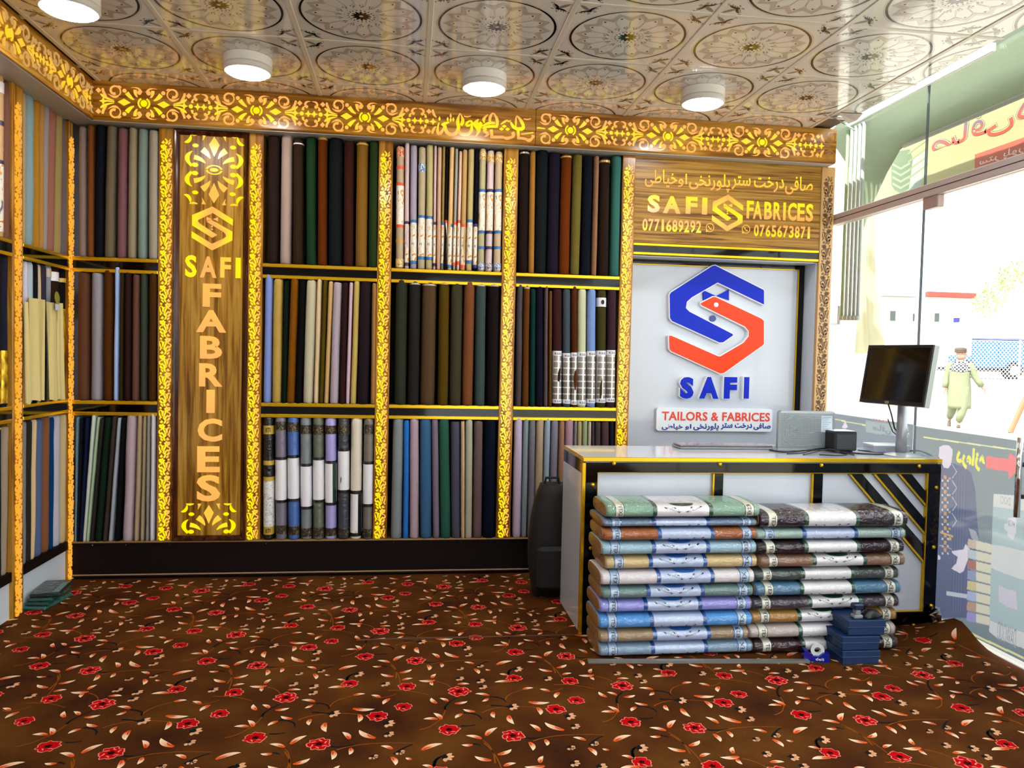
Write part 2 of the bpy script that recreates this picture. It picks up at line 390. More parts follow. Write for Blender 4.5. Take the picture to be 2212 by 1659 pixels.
def cornice_run(mb, centres, fm, lo=-9, hi=9, skip=(9, 9), d=.0015, dim=None, c0=YEL, c1=PEA):
    cell = cornice_cell()
    for c in centres:
        for su in (1, -1):
            for sv in (1, -1):
                for p, t in cell:
                    pu = [(c + su * u, 0 + sv * v) for u, v in p]; m_ = sum(x for x, _ in pu) / len(pu)
                    if m_ < lo or m_ > hi or skip[0] < m_ < skip[1]: continue
                    if sv < 0 and max(abs(v) for _, v in p) < .023 and min(v for _, v in p) < 0: continue
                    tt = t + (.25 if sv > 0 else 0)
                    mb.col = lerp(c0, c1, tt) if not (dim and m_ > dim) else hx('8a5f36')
                    mb.prism(ccw(pu), fm, -.001, d)
        if not lo < c < hi or skip[0] < c < skip[1]: continue
        mb.col = c0; mb.prism(ell(c, 0, .0185, n=16), fm, -.001, d)
cor = thing('cornice', 'wood grain cornice with backlit scroll ornament above the back wall shelves', 'cornice', (0, 4.6, 2.6))
Z0, Z1 = 2.603, ZC
cb = MB(); prof = [(4.97, Z0), (4.608, Z0), (4.6, Z0 + .008), (4.6, Z1), (4.97, Z1)]
xs = [-1.76, .724, .727, 2.645]
for x0, x1 in ((xs[0], xs[1]), (xs[2], xs[3])): cb.loft([[(x0, y, z) for y, z in prof], [(x1, y, z) for y, z in prof]][::-1])
obj('cornice_board', cb, 'oak_h', cor)
sf = MB().box(-1.9, 2.64, 4.615, YB, Z0 - .004, Z0 - .0005); obj('soffit', sf, 'soffit', cor)
zc = (Z0 + Z1) / 2 - .004
u0 = onY(311, 216, 4.6).x; per = .6075
om = MB(); sk = (onY(938, 262, 4.6).x, onY(1164, 280, 4.6).x)
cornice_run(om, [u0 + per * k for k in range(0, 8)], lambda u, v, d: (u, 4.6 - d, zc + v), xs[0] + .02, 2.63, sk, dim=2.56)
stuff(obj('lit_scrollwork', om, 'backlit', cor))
# calligraphy drawn stroke by stroke
cg = MB(); Zx = lambda x, y: (lambda p: (p.x, p.z))(onY(920 + x / 8.508, 220 + y / 8.508, 4.6))
def cal(pts, w, n=5):
    k = 1 / 8.508 / 362
    P = []
    if len(pts) == 3: P = bez(*pts, n * 2)
    else: P = pts
    P = [Zx(*p) for p in P]; W_ = w if isinstance(w, (list, tuple)) else [w] * len(P)
    if len(W_) != len(P):
        W_ = [W_[0] + (0) if len(W_) == 1 else W_[int(i * (len(W_) - 1) / (len(P) - 1))] * (1 - (i * (len(W_) - 1) / (len(P) - 1)) % 1) + W_[min(len(W_) - 1, int(i * (len(W_) - 1) / (len(P) - 1)) + 1)] * ((i * (len(W_) - 1) / (len(P) - 1)) % 1) for i in range(len(P))]
    po = ccw(stroke(P, [x * k for x in W_]))
    m_ = sum(y for _, y in po) / len(po)
    a = [cg]
    top = []
    for i, (u, v) in enumerate(po): pass
    base = len(cg.V)
    cg.prism(po, lambda u, v, d: (u, 4.6 - d, v), -.001, .0018)
    for i in range(base, len(cg.V)):
        zz = cg.V[i][2]; cg.VC[i] = lerp(YEL, PEA, (abs(zz - (zc - .004)) - .022) / .018)
cal([(240, 385), (180, 580), (250, 590)], [20, 50, 60]); cal([(250, 590), (300, 560), (330, 460)], [60, 50, 20])
cal([(430, 375), (330, 400), (300, 440)], [20, 60, 60]); cal([(350, 440), (360, 600), (480, 600)], [60, 70, 60]); cal([(480, 600), (600, 590), (600, 440)], [60, 70, 60])
cal([(600, 450), (560, 360), (625, 210)], [60, 60, 12]); cal([(640, 430), (720, 360), (630, 215)], [50, 60, 12])
cal([(600, 540), (640, 610), (740, 600)], [50, 60, 60]); cal([(740, 600), (850, 580), (840, 470)], [60, 60, 50])
cal([(840, 470), (870, 360), (810, 350)], [40, 50, 30]); cal([(810, 350), (740, 380), (735, 435)], [30, 40, 30]); cal([(740, 435), (790, 450), (830, 410)], [40, 40, 20])
cal([(970, 320), (880, 400), (960, 460)], [20, 100, 110]); cal([(975, 380), (1030, 420), (960, 470)], [60, 90, 90]); cal([(960, 460), (990, 560), (905, 640)], [100, 60, 8])
cal([(1140, 235), (1020, 330), (1080, 380)], [16, 60, 20]); cal([(1235, 205), (1170, 250), (1175, 360)], [20, 50, 50]); cal([(1240, 210), (1350, 330), (1290, 470)], [20, 60, 50])
cal([(1290, 455), (1150, 440), (1030, 490)], [50, 50, 20]); cal([(1270, 390), (1130, 370), (1050, 450)], [40, 50, 30])
cal([(1110, 490), (1020, 540), (1150, 580)], [50, 50, 50]); cal([(1150, 580), (1120, 630), (1070, 640)], [50, 40, 10])
cal([(1200, 510), (1210, 600), (1210, 660)], 55); cal([(1190, 645), (1300, 650), (1430, 650)], 50); cal([(1430, 650), (1480, 690), (1560, 650)], [40, 60, 50]); cal([(1590, 560), (1640, 640), (1540, 665)], [60, 60, 40])
cal([(1380, 415), (1440, 360), (1500, 340)], [16, 40, 30]); cal([(1500, 340), (1520, 380), (1560, 340)], [30, 30, 20])
cal([(1560, 370), (1590, 480), (1690, 500)], [30, 60, 60]); cal([(1680, 495), (1800, 520), (1790, 440)], [60, 70, 60]); cal([(1790, 440), (1760, 340), (1670, 255)], [60, 60, 20]); cal([(1660, 270), (1650, 350), (1655, 460)], [20, 40, 16])
cal([(1695, 520), (1700, 620), (1705, 690)], 50); cal([(1690, 665), (1800, 670), (1850, 690)], 45); cal([(1850, 690), (1900, 740), (1960, 660)], [45, 60, 40]); cal([(1940, 630), (2010, 620), (1960, 670)], [40, 40, 30])
cal([(1750, 595), (1860, 585), (1975, 565)], 22)
for x, y in ((1440, 450), (1390, 500), (1500, 505)): cal([(x - 45, y), (x, y), (x + 45, y)], [4, 60, 4])
for x, y in ((455, 255), (400, 320), (455, 330), (505, 325), (250, 310)): cal([(x, y - 40), (x, y), (x, y + 35)], [8, 40, 20])
for dx in (0, 1100):
    cal([(700 + dx, 262 + dx * .045), (760 + dx, 290 + dx * .045), (830 + dx, 258 + dx * .045)], [20, 22, 14])
obj('lit_calligraphy', cg, 'backlit', cor)
# seam light gleam is left to the lamps.  left-hand cornice
corl = thing('cornice', 'wood grain cornice with carved scroll cut-outs along the left wall', 'cornice', (-1.76, 2, 2.6))
cl = MB().box(-1.97, -1.76, -2.15, 4.6, Z0, ZC); obj('cornice_board', cl, 'oak_y', corl)
obj('soffit', MB().box(-2.2, -1.775, -2.15, 4.62, Z0 - .004, Z0 - .0005), 'soffit', corl)
om = MB(); cornice_run(om, [4.6 - .30 - per * k for k in range(0, 5)], lambda u, v, d: (-1.76 + d, u, zc + v), 1.5, 4.58, d=.004, c0=(.95, .52, .02), c1=(.46, .25, .075))
stuff(obj('lit_scrollwork', om, 'backlit', corl))

# ================================================================== carved pillars
def fret(h):
    """floral fretwork band of height h, centred on u = 0"""
    out = []; step = .1; n = int(h / step)
    for k in range(n):
        v0 = .055 + k * step; s_ = 1 if k % 2 == 0 else -1
        F = lambda p: [(s_ * u, v0 + v * 1.13) for u, v in p]
        t = .0 if k % 2 == 0 else .55
        for j in range(6):
            a = j * math.pi / 3 + .3; out.append((F(leaf((-.012 + .002 * math.cos(a), .002 * math.sin(a)), (-.012 + .0165 * math.cos(a), .0165 * math.sin(a)), .0108, 0, 4)), t))
        out.append((F(stroke([(-.007, -.011), (.001, -.026), (.008, -.048)], [.007, .0095, .004])), t))
        out.append((F(stroke(bez((.003, -.008), (.015, -.016), (.012, -.036), 4), [.003, .009, .0095, .008, .003])), t + .15))
        out.append((F(curl(-.019, -.027, .0115, 1.0, 5.9, .0105, 8, .35)), t)); out.append((F(ell(-.013, -.033, .0045, n=8)), t))
        out.append((F(leaf((-.012, -.036), (.0, -.052), .0105, .25, 4)), t)); out.append((F(leaf((-.026, -.042), (-.008, -.056), .0115, -.25, 4)), t))
        out.append((F(curl(.020, -.012, .0105, -1.2, 3.9, .0065, 8, .45)), t + .45)); out.append((F(ell(.017, -.0095, .0035, n=8)), t + .4))
        out.append((F(stroke(bez((.027, -.018), (.027, -.036), (.014, -.044), 4), [.005, .007, .007, .006, .003])), t + .45))
        out.append((F([(.014, .008), (.024, .014), (.028, .006), (.020, .0)]), t + .35)); out.append((F(leaf((.010, .014), (.024, .028), .0095, .2, 4)), t + .25))
        out.append((F([(-.026, .022), (-.015, .034), (-.007, .024), (-.015, .017)]), t)); out.append((F(leaf((-.004, .016), (.005, .037), .0105, -.2, 4)), t + .1)); out.append((F(ell(-.026, .005, .004, .006, 8)), t)); out.append((F(leaf((.004, .034), (-.006, .046), .007, .3, 4)), t)); out.append((F(leaf((.012, .03), (.02, .044), .006, -.3, 4)), t)); out.append((F(ell(-.004, -.052, .004, .006, 8, .5)), t)); out.append((F(leaf((.022, -.04), (.024, -.054), .007, .2, 4)), t))
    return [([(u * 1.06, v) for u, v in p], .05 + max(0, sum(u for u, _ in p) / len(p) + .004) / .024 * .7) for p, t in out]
FR = {}
def fret_me(h, axis, lit_=True, d=.0015):
    k = (round(h, 2), axis, lit_)
    if k in FR: return FR[k]
    mb = MB()
    fm = (lambda u, v, d: (u, -d, v)) if axis == 'Y' else (lambda u, v, d: (d, u, v))
    for p, t in fret(h):
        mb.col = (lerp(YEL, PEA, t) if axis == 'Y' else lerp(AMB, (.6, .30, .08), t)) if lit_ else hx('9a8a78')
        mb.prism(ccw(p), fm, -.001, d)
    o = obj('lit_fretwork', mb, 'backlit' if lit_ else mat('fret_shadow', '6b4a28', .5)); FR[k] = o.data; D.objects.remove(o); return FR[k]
ZB = .222
def pillar(x0, x1, label, z0=ZB, z1=Z0 - .005, lit_=True, me_h=None):
    cx = (x0 + x1) / 2; t = thing('carved_pillar', label, 'pillar', (cx, 4.675, z0), group='carved pillars of the back wall')
    obj('post', MB().bbox(x0, x1, 4.675, YB, z0, z1, .003), 'oak_v' if lit_ else mat('oak_pale', 'c79c63', .35), t)
    h = z1 - z0 - .03
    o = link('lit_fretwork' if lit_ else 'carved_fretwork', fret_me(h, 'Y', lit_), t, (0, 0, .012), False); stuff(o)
    return t
PX = [(-1.437, -1.352), (-.940, -.858), (-.198, -.115), (.550, .637), (1.288, 1.369)]
pillar(*PX[0], 'backlit floral pillar on the left side of the tall lettered panel')
pillar(*PX[1], 'backlit floral pillar on the right side of the tall lettered panel')
pillar(*PX[2], 'backlit floral pillar right of the dark bolts, left of the printed-wrap bolts')
pillar(*PX[3], 'backlit floral pillar just right of the bolts in printed wraps')
pillar(*PX[4], 'backlit floral pillar beside the white logo recess')
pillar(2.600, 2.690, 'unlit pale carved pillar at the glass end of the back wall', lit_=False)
def pillar_left(y0, y1, label):
    cy = (y0 + y1) / 2; t = thing('carved_pillar', label, 'pillar', (XL, cy, 0), group='carved pillars of the left wall')
    obj('post', MB().bbox(-2.2, XL, y0, y1, 0, Z0 - .005, .003), 'oak_v', t)
    stuff(link('lit_fretwork', fret_me(2.55, 'X', True, .004), t, (0, 0, .01), False))
pillar_left(4.018, 4.122, 'carved glowing pillar on the left wall nearest the picture edge')
pillar_left(4.642, 4.69, 'carved glowing pillar in the corner of left and back walls')
pillar_left(3.38, 3.46, 'carved glowing pillar on the left wall outside the picture edge')
pl = thing('plinth', 'dark brown plinth board under the back wall shelves', 'plinth', (0, 4.68, 0))
obj('plinth_board', MB().box(XL, 2.69, 4.68, YB - .003, .012, .212), 'plinth_brown', pl)
obj('plinth_top', MB().bbox(XL, 2.69, 4.67, YB - .003, .212, .222, .003), mat('plinth_edge', '8a6a3a', .4), pl)
obj('floor_bead', MB().bbox(XL, 1.0, 4.672, 4.681, .022, .030, .002), mat('bead', '9a7a5a', .5), pl)
for u in (200, 272, 367, 575, 850):
    p = onY(u, 1175, 4.679); o = obj('screw', MB().lathe([(.004, 0), (.003, .002)], (0, 0, 0), 8), 'chrome', pl, world=False); o.location = Vector((p.x, 4.679, .2)) - pl.location; o.rotation_euler = (R_(90), 0, 0)

# ================================================================== shelving bays
S1, S2 = 1.852, 1.036
def bay(x0, x1, label):
    t = thing('shelving_bay', label, 'shelves', ((x0 + x1) / 2, 4.69, ZB), group='shelving bays of the back wall')
    obj('back_panel', MB().box(x0, x1, YB - .012, YB, ZB, Z0 - .004), 'inside_grey', t)
    for z in (S1, S2):
        s_ = obj('shelf', MB().box(x0, x1, 4.69, YB - .012, z - .07, z - .002), 'inside_grey', t)
        obj('fascia', MB().box(x0, x1, 4.681, 4.69, z - .066, z - .022), 'black_gloss', s_)
        obj('gold_trim', MB().bbox(x0, x1, 4.672, 4.70, z - .022, z, .003), 'gold', s_); obj('gold_trim', MB().bbox(x0, x1, 4.672, 4.70, z - .087, z - .066, .003), 'gold', s_)
bay(-1.90, -1.437, 'wooden shelf bay left of the tall lettered panel')
bay(-.858, -.198, 'wooden shelf bay right of the tall lettered panel')
bay(-.115, .55, 'wooden shelf bay holding the printed-wrap bolts under the calligraphy')
bay(.637, 1.288, 'wooden shelf bay next to the white logo recess')
def bay_left(y0, y1, label):
    t = thing('shelving_bay', label, 'shelves', (XL, (y0 + y1) / 2, 0), group='shelving bays of the left wall')
    obj('back_panel', MB().box(-2.215, -2.2, y0, y1, 0, Z0 - .004), 'white_wall', t)
    for z in (S1 - .005, S2 + .01):
        s_ = obj('shelf', MB().box(-2.2, XL - .01, y0, y1, z - .07, z - .002), 'inside_grey', t)
        obj('fascia', MB().box(XL - .01, XL - .002, y0, y1, z - .062, z - .018), 'black_gloss', s_)
        obj('gold_trim', MB().bbox(XL - .02, XL + .001, y0, y1, z - .018, z, .003), 'gold', s_); obj('gold_trim', MB().bbox(XL - .02, XL + .001, y0, y1, z - .08, z - .062, .003), 'gold', s_)
    obj('bottom_shelf', MB().box(-2.2, XL - .005, y0, y1, .185, .232), 'plinth_brown', t)
    obj('kick_board', MB().box(XL - .03, XL - .018, y0, y1, 0, .185), 'white_board', t)
bay_left(4.122, 4.642, 'left wall shelf bay beside the corner, with white kick board')
bay_left(3.46, 4.018, 'left wall shelf bay cut by the picture edge')

# ================================================================== tall lettered panel
lp = thing('lettered_panel', 'tall wood panel in dark frame with glowing vertical shop lettering', 'sign panel', (-1.146, 4.67, ZB))
px0, px1, pz0, pz1 = -1.352, -.940, ZB, Z0 - .006
obj('panel_board', MB().box(px0 + .02, px1 - .02, 4.682, 4.72, pz0 + .02, pz1 - .02), 'oak_panel', lp)
fr = MB()
fw = .030
for a, b in (((px0, pz0), (px0, pz1)), ((px0, pz1), (px1, pz1)), ((px1, pz1), (px1, pz0)), ((px1, pz0), (px0, pz0))):
    dx, dz = (b[0] - a[0]), (b[1] - a[1]); l = math.hypot(dx, dz); dx /= l; dz /= l; nx, nz = dz, -dx
    prof = [(0, 0), (0, .022), (.006, .03), (.014, .026), (.022, .018), (fw, .008), (fw, 0)]
    rings = []
    for e, c in ((a, 1), (b, -1)): rings.append([(e[0] + nx * s_ + dx * s_ * c, 4.69 - d, e[1] + nz * s_ + dz * s_ * c) for s_, d in prof])
    fr.loft(rings, cap=False)
obj('dark_frame', fr, 'walnut', lp)
fpan = lambda x0, z0: (lambda u, v, d: (x0 + u, 4.682 - d, z0 + v))
def pbox(u0, v0, u1, v1, y=4.68):
    a = onY((u0 + u1) / 2, v1, y); l = onY(u0, (v0 + v1) / 2, y); r = onY(u1, (v0 + v1) / 2, y); t = onY((u0 + u1) / 2, v0, y)
    return l.x, a.z, r.x - l.x, t.z - a.z
def litletter(ch, box, parent, c0, c1=None, y=4.68, off=.035, fmk=None, name='lit_letter'):
    x, z, w_, h_ = pbox(*box, y)
    fm = lambda u, v, d: (x + u, y - .001 - d, z + v)
    return lettering(name, ch, 'backlit', parent, fm, w_, h_, .002, off, colf=lambda u, v: lerp(c0, c1 or c0, v / h_))
for ch, bx, c in (('S', (400, 551, 425, 599), YEL), ('A', (432, 554, 468, 600), PEA), ('F', (476, 556, 499, 600), lerp(YEL, PEA, .6)), ('I', (509, 557, 520, 601), YEL)): litletter(ch, bx, lp, c, y=4.681)
for ch, bx in (('F', (438, 613, 478, 663)), ('A', (424, 670, 489, 718)), ('B', (432, 726, 480, 775)), ('R', (430, 785, 481, 835)), ('I', (446, 842, 464, 892)), ('C', (427, 904, 480, 954)), ('E', (426, 964, 475, 1020)), ('S', (425, 1026, 476, 1083))):
    litletter(ch, bx, lp, PEA, lerp(PEA, YEL, .15), y=4.681)
LOGO_UP = [(383, 808), (600, 935), (598, 1000), (385, 877), (262, 942), (236, 955), (230, 970), (246, 990), (437, 1106), (383, 1139), (170, 1018), (170, 908)]
LOGO_LO = [(372, 948), (596, 1065), (596, 1158), (383, 1272), (165, 1145), (165, 1078), (382, 1202), (510, 1138), (530, 1120), (526, 1098), (505, 1076), (322, 972)]
LOGO_BOW = [[(322, 918), (379, 942), (322, 964)], [(387, 942), (443, 918), (443, 962)]]
def logo_polys(sx, sz, cx, cz):
    g = lambda p: [(cx + (x - 383) * sx, cz - (y - 1040) * sz) for x, y in p]
    return g(LOGO_UP), g(LOGO_LO), [g(b) for b in LOGO_BOW], [ell(cx - 3 * sx, cz - (k - 1040) * sz, 10 * sx, 10 * sz) for k in (1020, 1048)]
def lit_logo(parent, x, z, w_, h_, y, cf):
    up, lo, bows, dots = logo_polys(w_ / 435, h_ / 464, x + w_ / 2, z + h_ / 2); mb = MB()
    for p in [up, lo] + bows + dots:
        b = len(mb.V); mb.prism(ccw(p), lambda u, v, d: (u, y - d, v), -.001, .002)
        for i in range(b, len(mb.V)): mb.VC[i] = cf(mb.V[i][0] - x - w_ / 2, mb.V[i][2] - z - h_ / 2)
    return obj('lit_logo', mb, 'backlit', parent)
x, z, w_, h_ = pbox(414, 446, 503, 541, 4.681)
lit_logo(lp, x, z, w_, h_, 4.681, lambda u, v: lerp(PEA, YEL, (abs(u) / w_ * 2 - .55) / .3))
def ornament():
    q = []
    q.append(([(0, 335), (-52, 250), (0, 130), (52, 250)], .5))
    for s_ in (1, -1):
        F = lambda p: [(s_ * u, v) for u, v in p]
        q += [(F(stroke(bez((-85, 62), (-130, 110), (-195, 118), 6), [6, 20, 30, 38, 42, 46, 48])), .1), (F(stroke(bez((-38, 110), (-60, 160), (-115, 200), 6), [6, 20, 32, 44, 52, 58, 60])), .4),
              (F(stroke(bez((-212, 178), (-310, 110), (-215, 30), 10), [4, 16, 28, 38, 44, 46, 44, 38, 32, 30, 30])), 0), (F(ell(-186, 42, 32, 22)), 0), (F(ell(-182, 235, 30, 19)), 0),
              (F(stroke(bez((-290, 262), (-225, 265), (-228, 340), 6), [4, 24, 32, 34, 30, 20, 4])), 0), (F([(-240, 352), (-155, 352), (-165, 338), (-200, 330), (-228, 338)]), .1), (F([(-115, 285), (-105, 300), (-78, 350), (-118, 350), (-110, 320)]), .5)]
    return q
def place_orn(cx, cz, k, half):
    mb = MB()
    for sv in ((1,) if half else (1, -1)):
        for p, t in ornament():
            t2 = t if sv > 0 or t == 0 else t + .3
            mb.col = lerp(YEL, PEA, t2 * (1 if not half else 1.4)); mb.prism(ccw([(cx + u * k, cz + sv * v * k) for u, v in p]), lambda u, v, d: (u, 4.681 - d, v), -.001, .002)
    if not half:
        mb.col = lerp(YEL, PEA, .2); mb.prism(ell(cx, cz, 42 * k, 20 * k), lambda u, v, d: (u, 4.681 - d, v), -.001, .002)
        for a0 in (.15, math.pi + .15): mb.prism(ccw(arcband(cx, cz, 62 * k, 82 * k, a0, a0 + math.pi - .3, 12, .6)), lambda u, v, d: (u, 4.681 - d, v), -.001, .002)
    obj('lit_ornament', mb, 'backlit', lp)
c = onY(380 + 403 / 4.878, 280 + 425 / 4.878, 4.681); place_orn(c.x, c.z, 1 / 1756, False)
c = onY(360 + 470 / 5.185, 860 + 1530 / 5.185, 4.681); place_orn(c.x, c.z - .004, 1 / 1866, True)

# ================================================================== sign over the logo recess
sg = thing('shop_sign', 'wide wood sign with glowing script, shop name and phone numbers', 'sign', (1.98, 4.68, 2.06))
sx0, sx1, sz0 = 1.369, 2.600, 2.068
obj('sign_board', MB().box(sx0, sx1, 4.682, 4.74, sz0, Z0 - .005), 'oak_sign', sg)
SGZ = lambda x, y: (1370 + x / 5.395, 350 + y / 5.395)
def sgbox(x0, y0, x1, y1): a = SGZ(x0, y0); b = SGZ(x1, y1); return (*a, *b)
def sl(ch, bx, off=.03, c0=PEA, c1=YEL, sl_=0):
    x, z, w_, h_ = pbox(*sgbox(*bx), 4.681)
    return lettering('lit_letter' if len(ch) == 1 else 'lit_lettering', ch, 'backlit', sg, lambda u, v, d: (x + u, 4.681 - d, z + v + sl_ * u), w_, h_, .002, off, colf=lambda u, v: lerp(c0, c1, (v / h_ - .15) * 1.6))
for wd_, bx in ((AR_KHY, (125, 90, 500, 300)), (AR_AW, (512, 135, 615, 295)), (AR_PLOR, (640, 135, 1115, 345)), (AR_STR, (1135, 165, 1355, 325)), (AR_DRAKHT, (1395, 175, 1745, 350)), (AR_SAFI, (1760, 170, 2080, 385))): sl(wd_, bx, .012, PEA, lerp(YEL, PEA, .1))
for ch, bx in (('S', (155, 383, 300, 590)), ('A', (335, 398, 542, 600)), ('F', (600, 407, 735, 605)), ('I', (790, 417, 850, 612))): sl(ch, bx, .045)
for ch, bx in (('F', (1310, 452, 1390, 660)), ('A', (1385, 458, 1490, 665)), ('B', (1515, 465, 1605, 670)), ('R', (1622, 470, 1712, 675)), ('I', (1735, 473, 1765, 680)), ('C', (1790, 476, 1890, 685)), ('E', (1900, 484, 1985, 688)), ('S', (2000, 488, 2085, 695))): sl(ch, bx, .03)
for k, ch in enumerate('0771689292'): sl(ch, (95 + k * 69.5 + (14 if ch == '1' else 0), 660 + k * 3, 155 + k * 69.5 - (18 if ch == '1' else 0), 800 + k * 3), .025, YEL, PEA)
for k, ch in enumerate('0765673871'): sl(ch, (1395 + k * 68 + (13 if ch == '1' else 0), 728 + k * 3, 1450 + k * 68 - (16 if ch == '1' else 0), 865 + k * 3), .025, YEL, PEA)
x, z, w_, h_ = pbox(*sgbox(908, 380, 1268, 808), 4.681); lit_logo(sg, x, z, w_, h_, 4.681, lambda u, v: lerp(YEL, PEA, (abs(v + .0) - .03) / .04))
for cx, cy in ((882, 765), (1302, 783)):
    a = onY(*SGZ(cx, cy), 4.681); r = .0275; mb = MB(); mb.col = lerp(YEL, PEA, .7); fm = lambda u, v, d: (a.x + u, 4.681 - d, a.z + v)
    for q in ringq(0, 0, r * .84, r, 24): mb.prism(ccw(q), fm, 0, .002)
    mb.prism(ccw([(-r * .95, -r * 1.05), (-r * .9, -r * .3), (-r * .3, -r * .9)]), fm, 0, .002)
    mb.prism(ccw(stroke(bez((-r * .35, r * .4), (-r * .3, -r * .2), (r * .4, -r * .35), 8), [r * .3, r * .26, r * .18, r * .16, r * .16, r * .16, r * .18, r * .26, r * .3])), fm, 0, .002)
    obj('lit_phone_icon', mb, 'backlit', sg)
fs = obj('fascia', MB().box(sx0, sx1, 4.684, 4.72, 2.0, sz0 - .002), 'black_gloss', sg)
obj('gold_trim', MB().bbox(sx0, sx1, 4.678, 4.72, 2.048, 2.066, .003), 'gold', fs); obj('gold_trim', MB().bbox(sx0, sx1, 4.678, 4.72, 1.992, 2.010, .003), 'gold', fs)
# ---- white recess with the raised logo
rc = thing('logo_recess', 'white recess panel with raised blue and orange shop logo', 'sign', (1.98, 4.84, .23))
YR = 4.845
obj('back_board', MB().box(sx0, sx1 + .0, YR, YR + .02, ZB, 1.99), 'white_lam', rc)
obj('side_board', MB().box(2.592, 2.601, 4.70, YR, ZB, 1.99), 'white_board', rc); obj('top_board', MB().box(sx0, 2.592, 4.70, YR, 1.985, 1.99), 'white_board', rc)
bf = MB().box(sx0, 2.588, YR - .012, YR, 1.958, 1.985); bf.box(2.553, 2.588, YR - .012, YR, ZB, 1.958); obj('black_border', bf, 'black_gloss', rc)
bf = MB().bbox(sx0, 2.553, YR - .013, YR, 1.951, 1.958, .002); bf.bbox(2.546, 2.553, YR - .013, YR, ZB, 1.951, .002); obj('gold_bead', bf, 'gold', rc)
RZ = lambda x, y: (1340 + x / 2.592, 320 + y / 2.592)
def rp(x, y): p = onY(*RZ(x, y), YR - .03); return (p.x, p.z)
LB = [(530, 657), (800, 793), (804, 800), (803, 875), (545, 752), (400, 835), (372, 860), (366, 895), (385, 915), (630, 1042), (628, 1050), (575, 1087), (555, 1088), (290, 968), (278, 950), (276, 822), (284, 808), (515, 660)]
LO_ = [(535, 835), (790, 955), (803, 968), (803, 1095), (795, 1105), (580, 1258), (560, 1262), (285, 1137), (275, 1125), (272, 1052), (285, 1050), (545, 1165), (560, 1166), (690, 1090), (718, 1055), (720, 1025), (700, 1000), (455, 880), (450, 868), (520, 833)]
mat('acrylic_blue', '0026c4', .25, spec=.15); mat('acrylic_orange', 'f5420c', .25, spec=.2); mat('acrylic_white', 'f4f6fa', .25); mat('acrylic_red', 'f0320c', .15)
fr_ = lambda u, v, d: (u, YR - d, v)
def raised(name, poly, ms, d0, d1, grow=0, parent=rc):
    mb = MB(); p = ccw(poly)
    if grow:
        c = (sum(x for x, _ in p) / len(p), sum(y for _, y in p) / len(p)); n = len(p); q = []
        for i in range(n):
            a, b = p[i - 1], p[(i + 1) % n]; dx, dy = b[0] - a[0], b[1] - a[1]; l = math.hypot(dx, dy) or 1; q.append((p[i][0] + dy / l * grow, p[i][1] - dx / l * grow))
        p = q
    mb.prism(p, fr_, d0, d1); return obj(name, mb, ms, parent)
for nm, poly, ms in (('blue_stroke', LB, 'acrylic_blue'), ('orange_stroke', LO_, 'acrylic_orange')):
    p = [rp(*q) for q in poly]; raised(nm + '_body', p, 'acrylic_white', 0, .03, .006); raised(nm, p, ms, .03, .033)
for k, b in enumerate(([(470, 793), (541, 826), (470, 850)], [(545, 826), (615, 790), (615, 850)])): raised('bow_tie_half', [rp(*q) for q in b], 'acrylic_blue', 0, .012)
a = rp(525, 953); raised('button_dot', ell(a[0], a[1], .021, n=20), mat('button_blue', '2b3a8c', .3), 0, .012)
a = rp(535, 877); raised('button_dot', ell(a[0], a[1], .015, n=20), 'acrylic_white', .0335, .036)
for ch, (x0, x1) in (('S', (332, 412)), ('A', (440, 552)), ('F', (578, 654)), ('I', (690, 722))):
    a, b = rp(x0, 1402), rp(x1, 1282)
    lettering('letter_body', ch, 'acrylic_white', rc, lambda u, v, d: (a[0] - .007 + u, YR - d, a[1] - .003 + v), b[0] - a[0] + .006, b[1] - a[1] + .006, .03, .07)
    lettering('letter_face', ch, 'acrylic_blue', rc, lambda u, v, d: (a[0] + u, YR - .03 - d, a[1] + v), b[0] - a[0], b[1] - a[1], .004, .06)
a, b = rp(200, 1582), rp(853, 1462)
def rrect(x0, y0, x1, y1, r, n=5):
    return [(cx + r * math.cos(t), cy + r * math.sin(t)) for cx, cy, t0 in ((x1 - r, y1 - r, 0), (x0 + r, y1 - r, 90), (x0 + r, y0 + r, 180), (x1 - r, y0 + r, 270)) for t in [R_(t0 + 90 * k / n) for k in range(n + 1)]]
raised('name_board', rrect(*a, *b, .02), 'acrylic_white', 0, .03)
c1, c2 = rp(232, 1524), rp(838, 1482); lettering('letters_red', 'TAILORS & FABRICES', mat('paint_orange', 'f0452a', .3), rc, lambda u, v, d: (c1[0] + u, YR - .03 - d, c1[1] + v), c2[0] - c1[0], c2[1] - c1[1], .002, .02)
mat('paint_blue', '12389c', .3)
for wd_, (xa, ya, xb, yb) in ((AR_KHY, (232, 1543, 350, 1578)), (AR_AW, (362, 1545, 398, 1577)), (AR_PLOR, (408, 1540, 552, 1583)), (AR_STR, (562, 1540, 628, 1577)), (AR_DRAKHT, (640, 1540, 738, 1576)), (AR_SAFI, (745, 1540, 842, 1578))):
    c3, c4 = rp(xa, yb), rp(xb, ya); lettering('letters_blue', wd_, 'paint_blue', rc, lambda u, v, d: (c3[0] + u, YR - .03 - d, c3[1] + v), c4[0] - c3[0], c4[1] - c3[1], .002, .03)

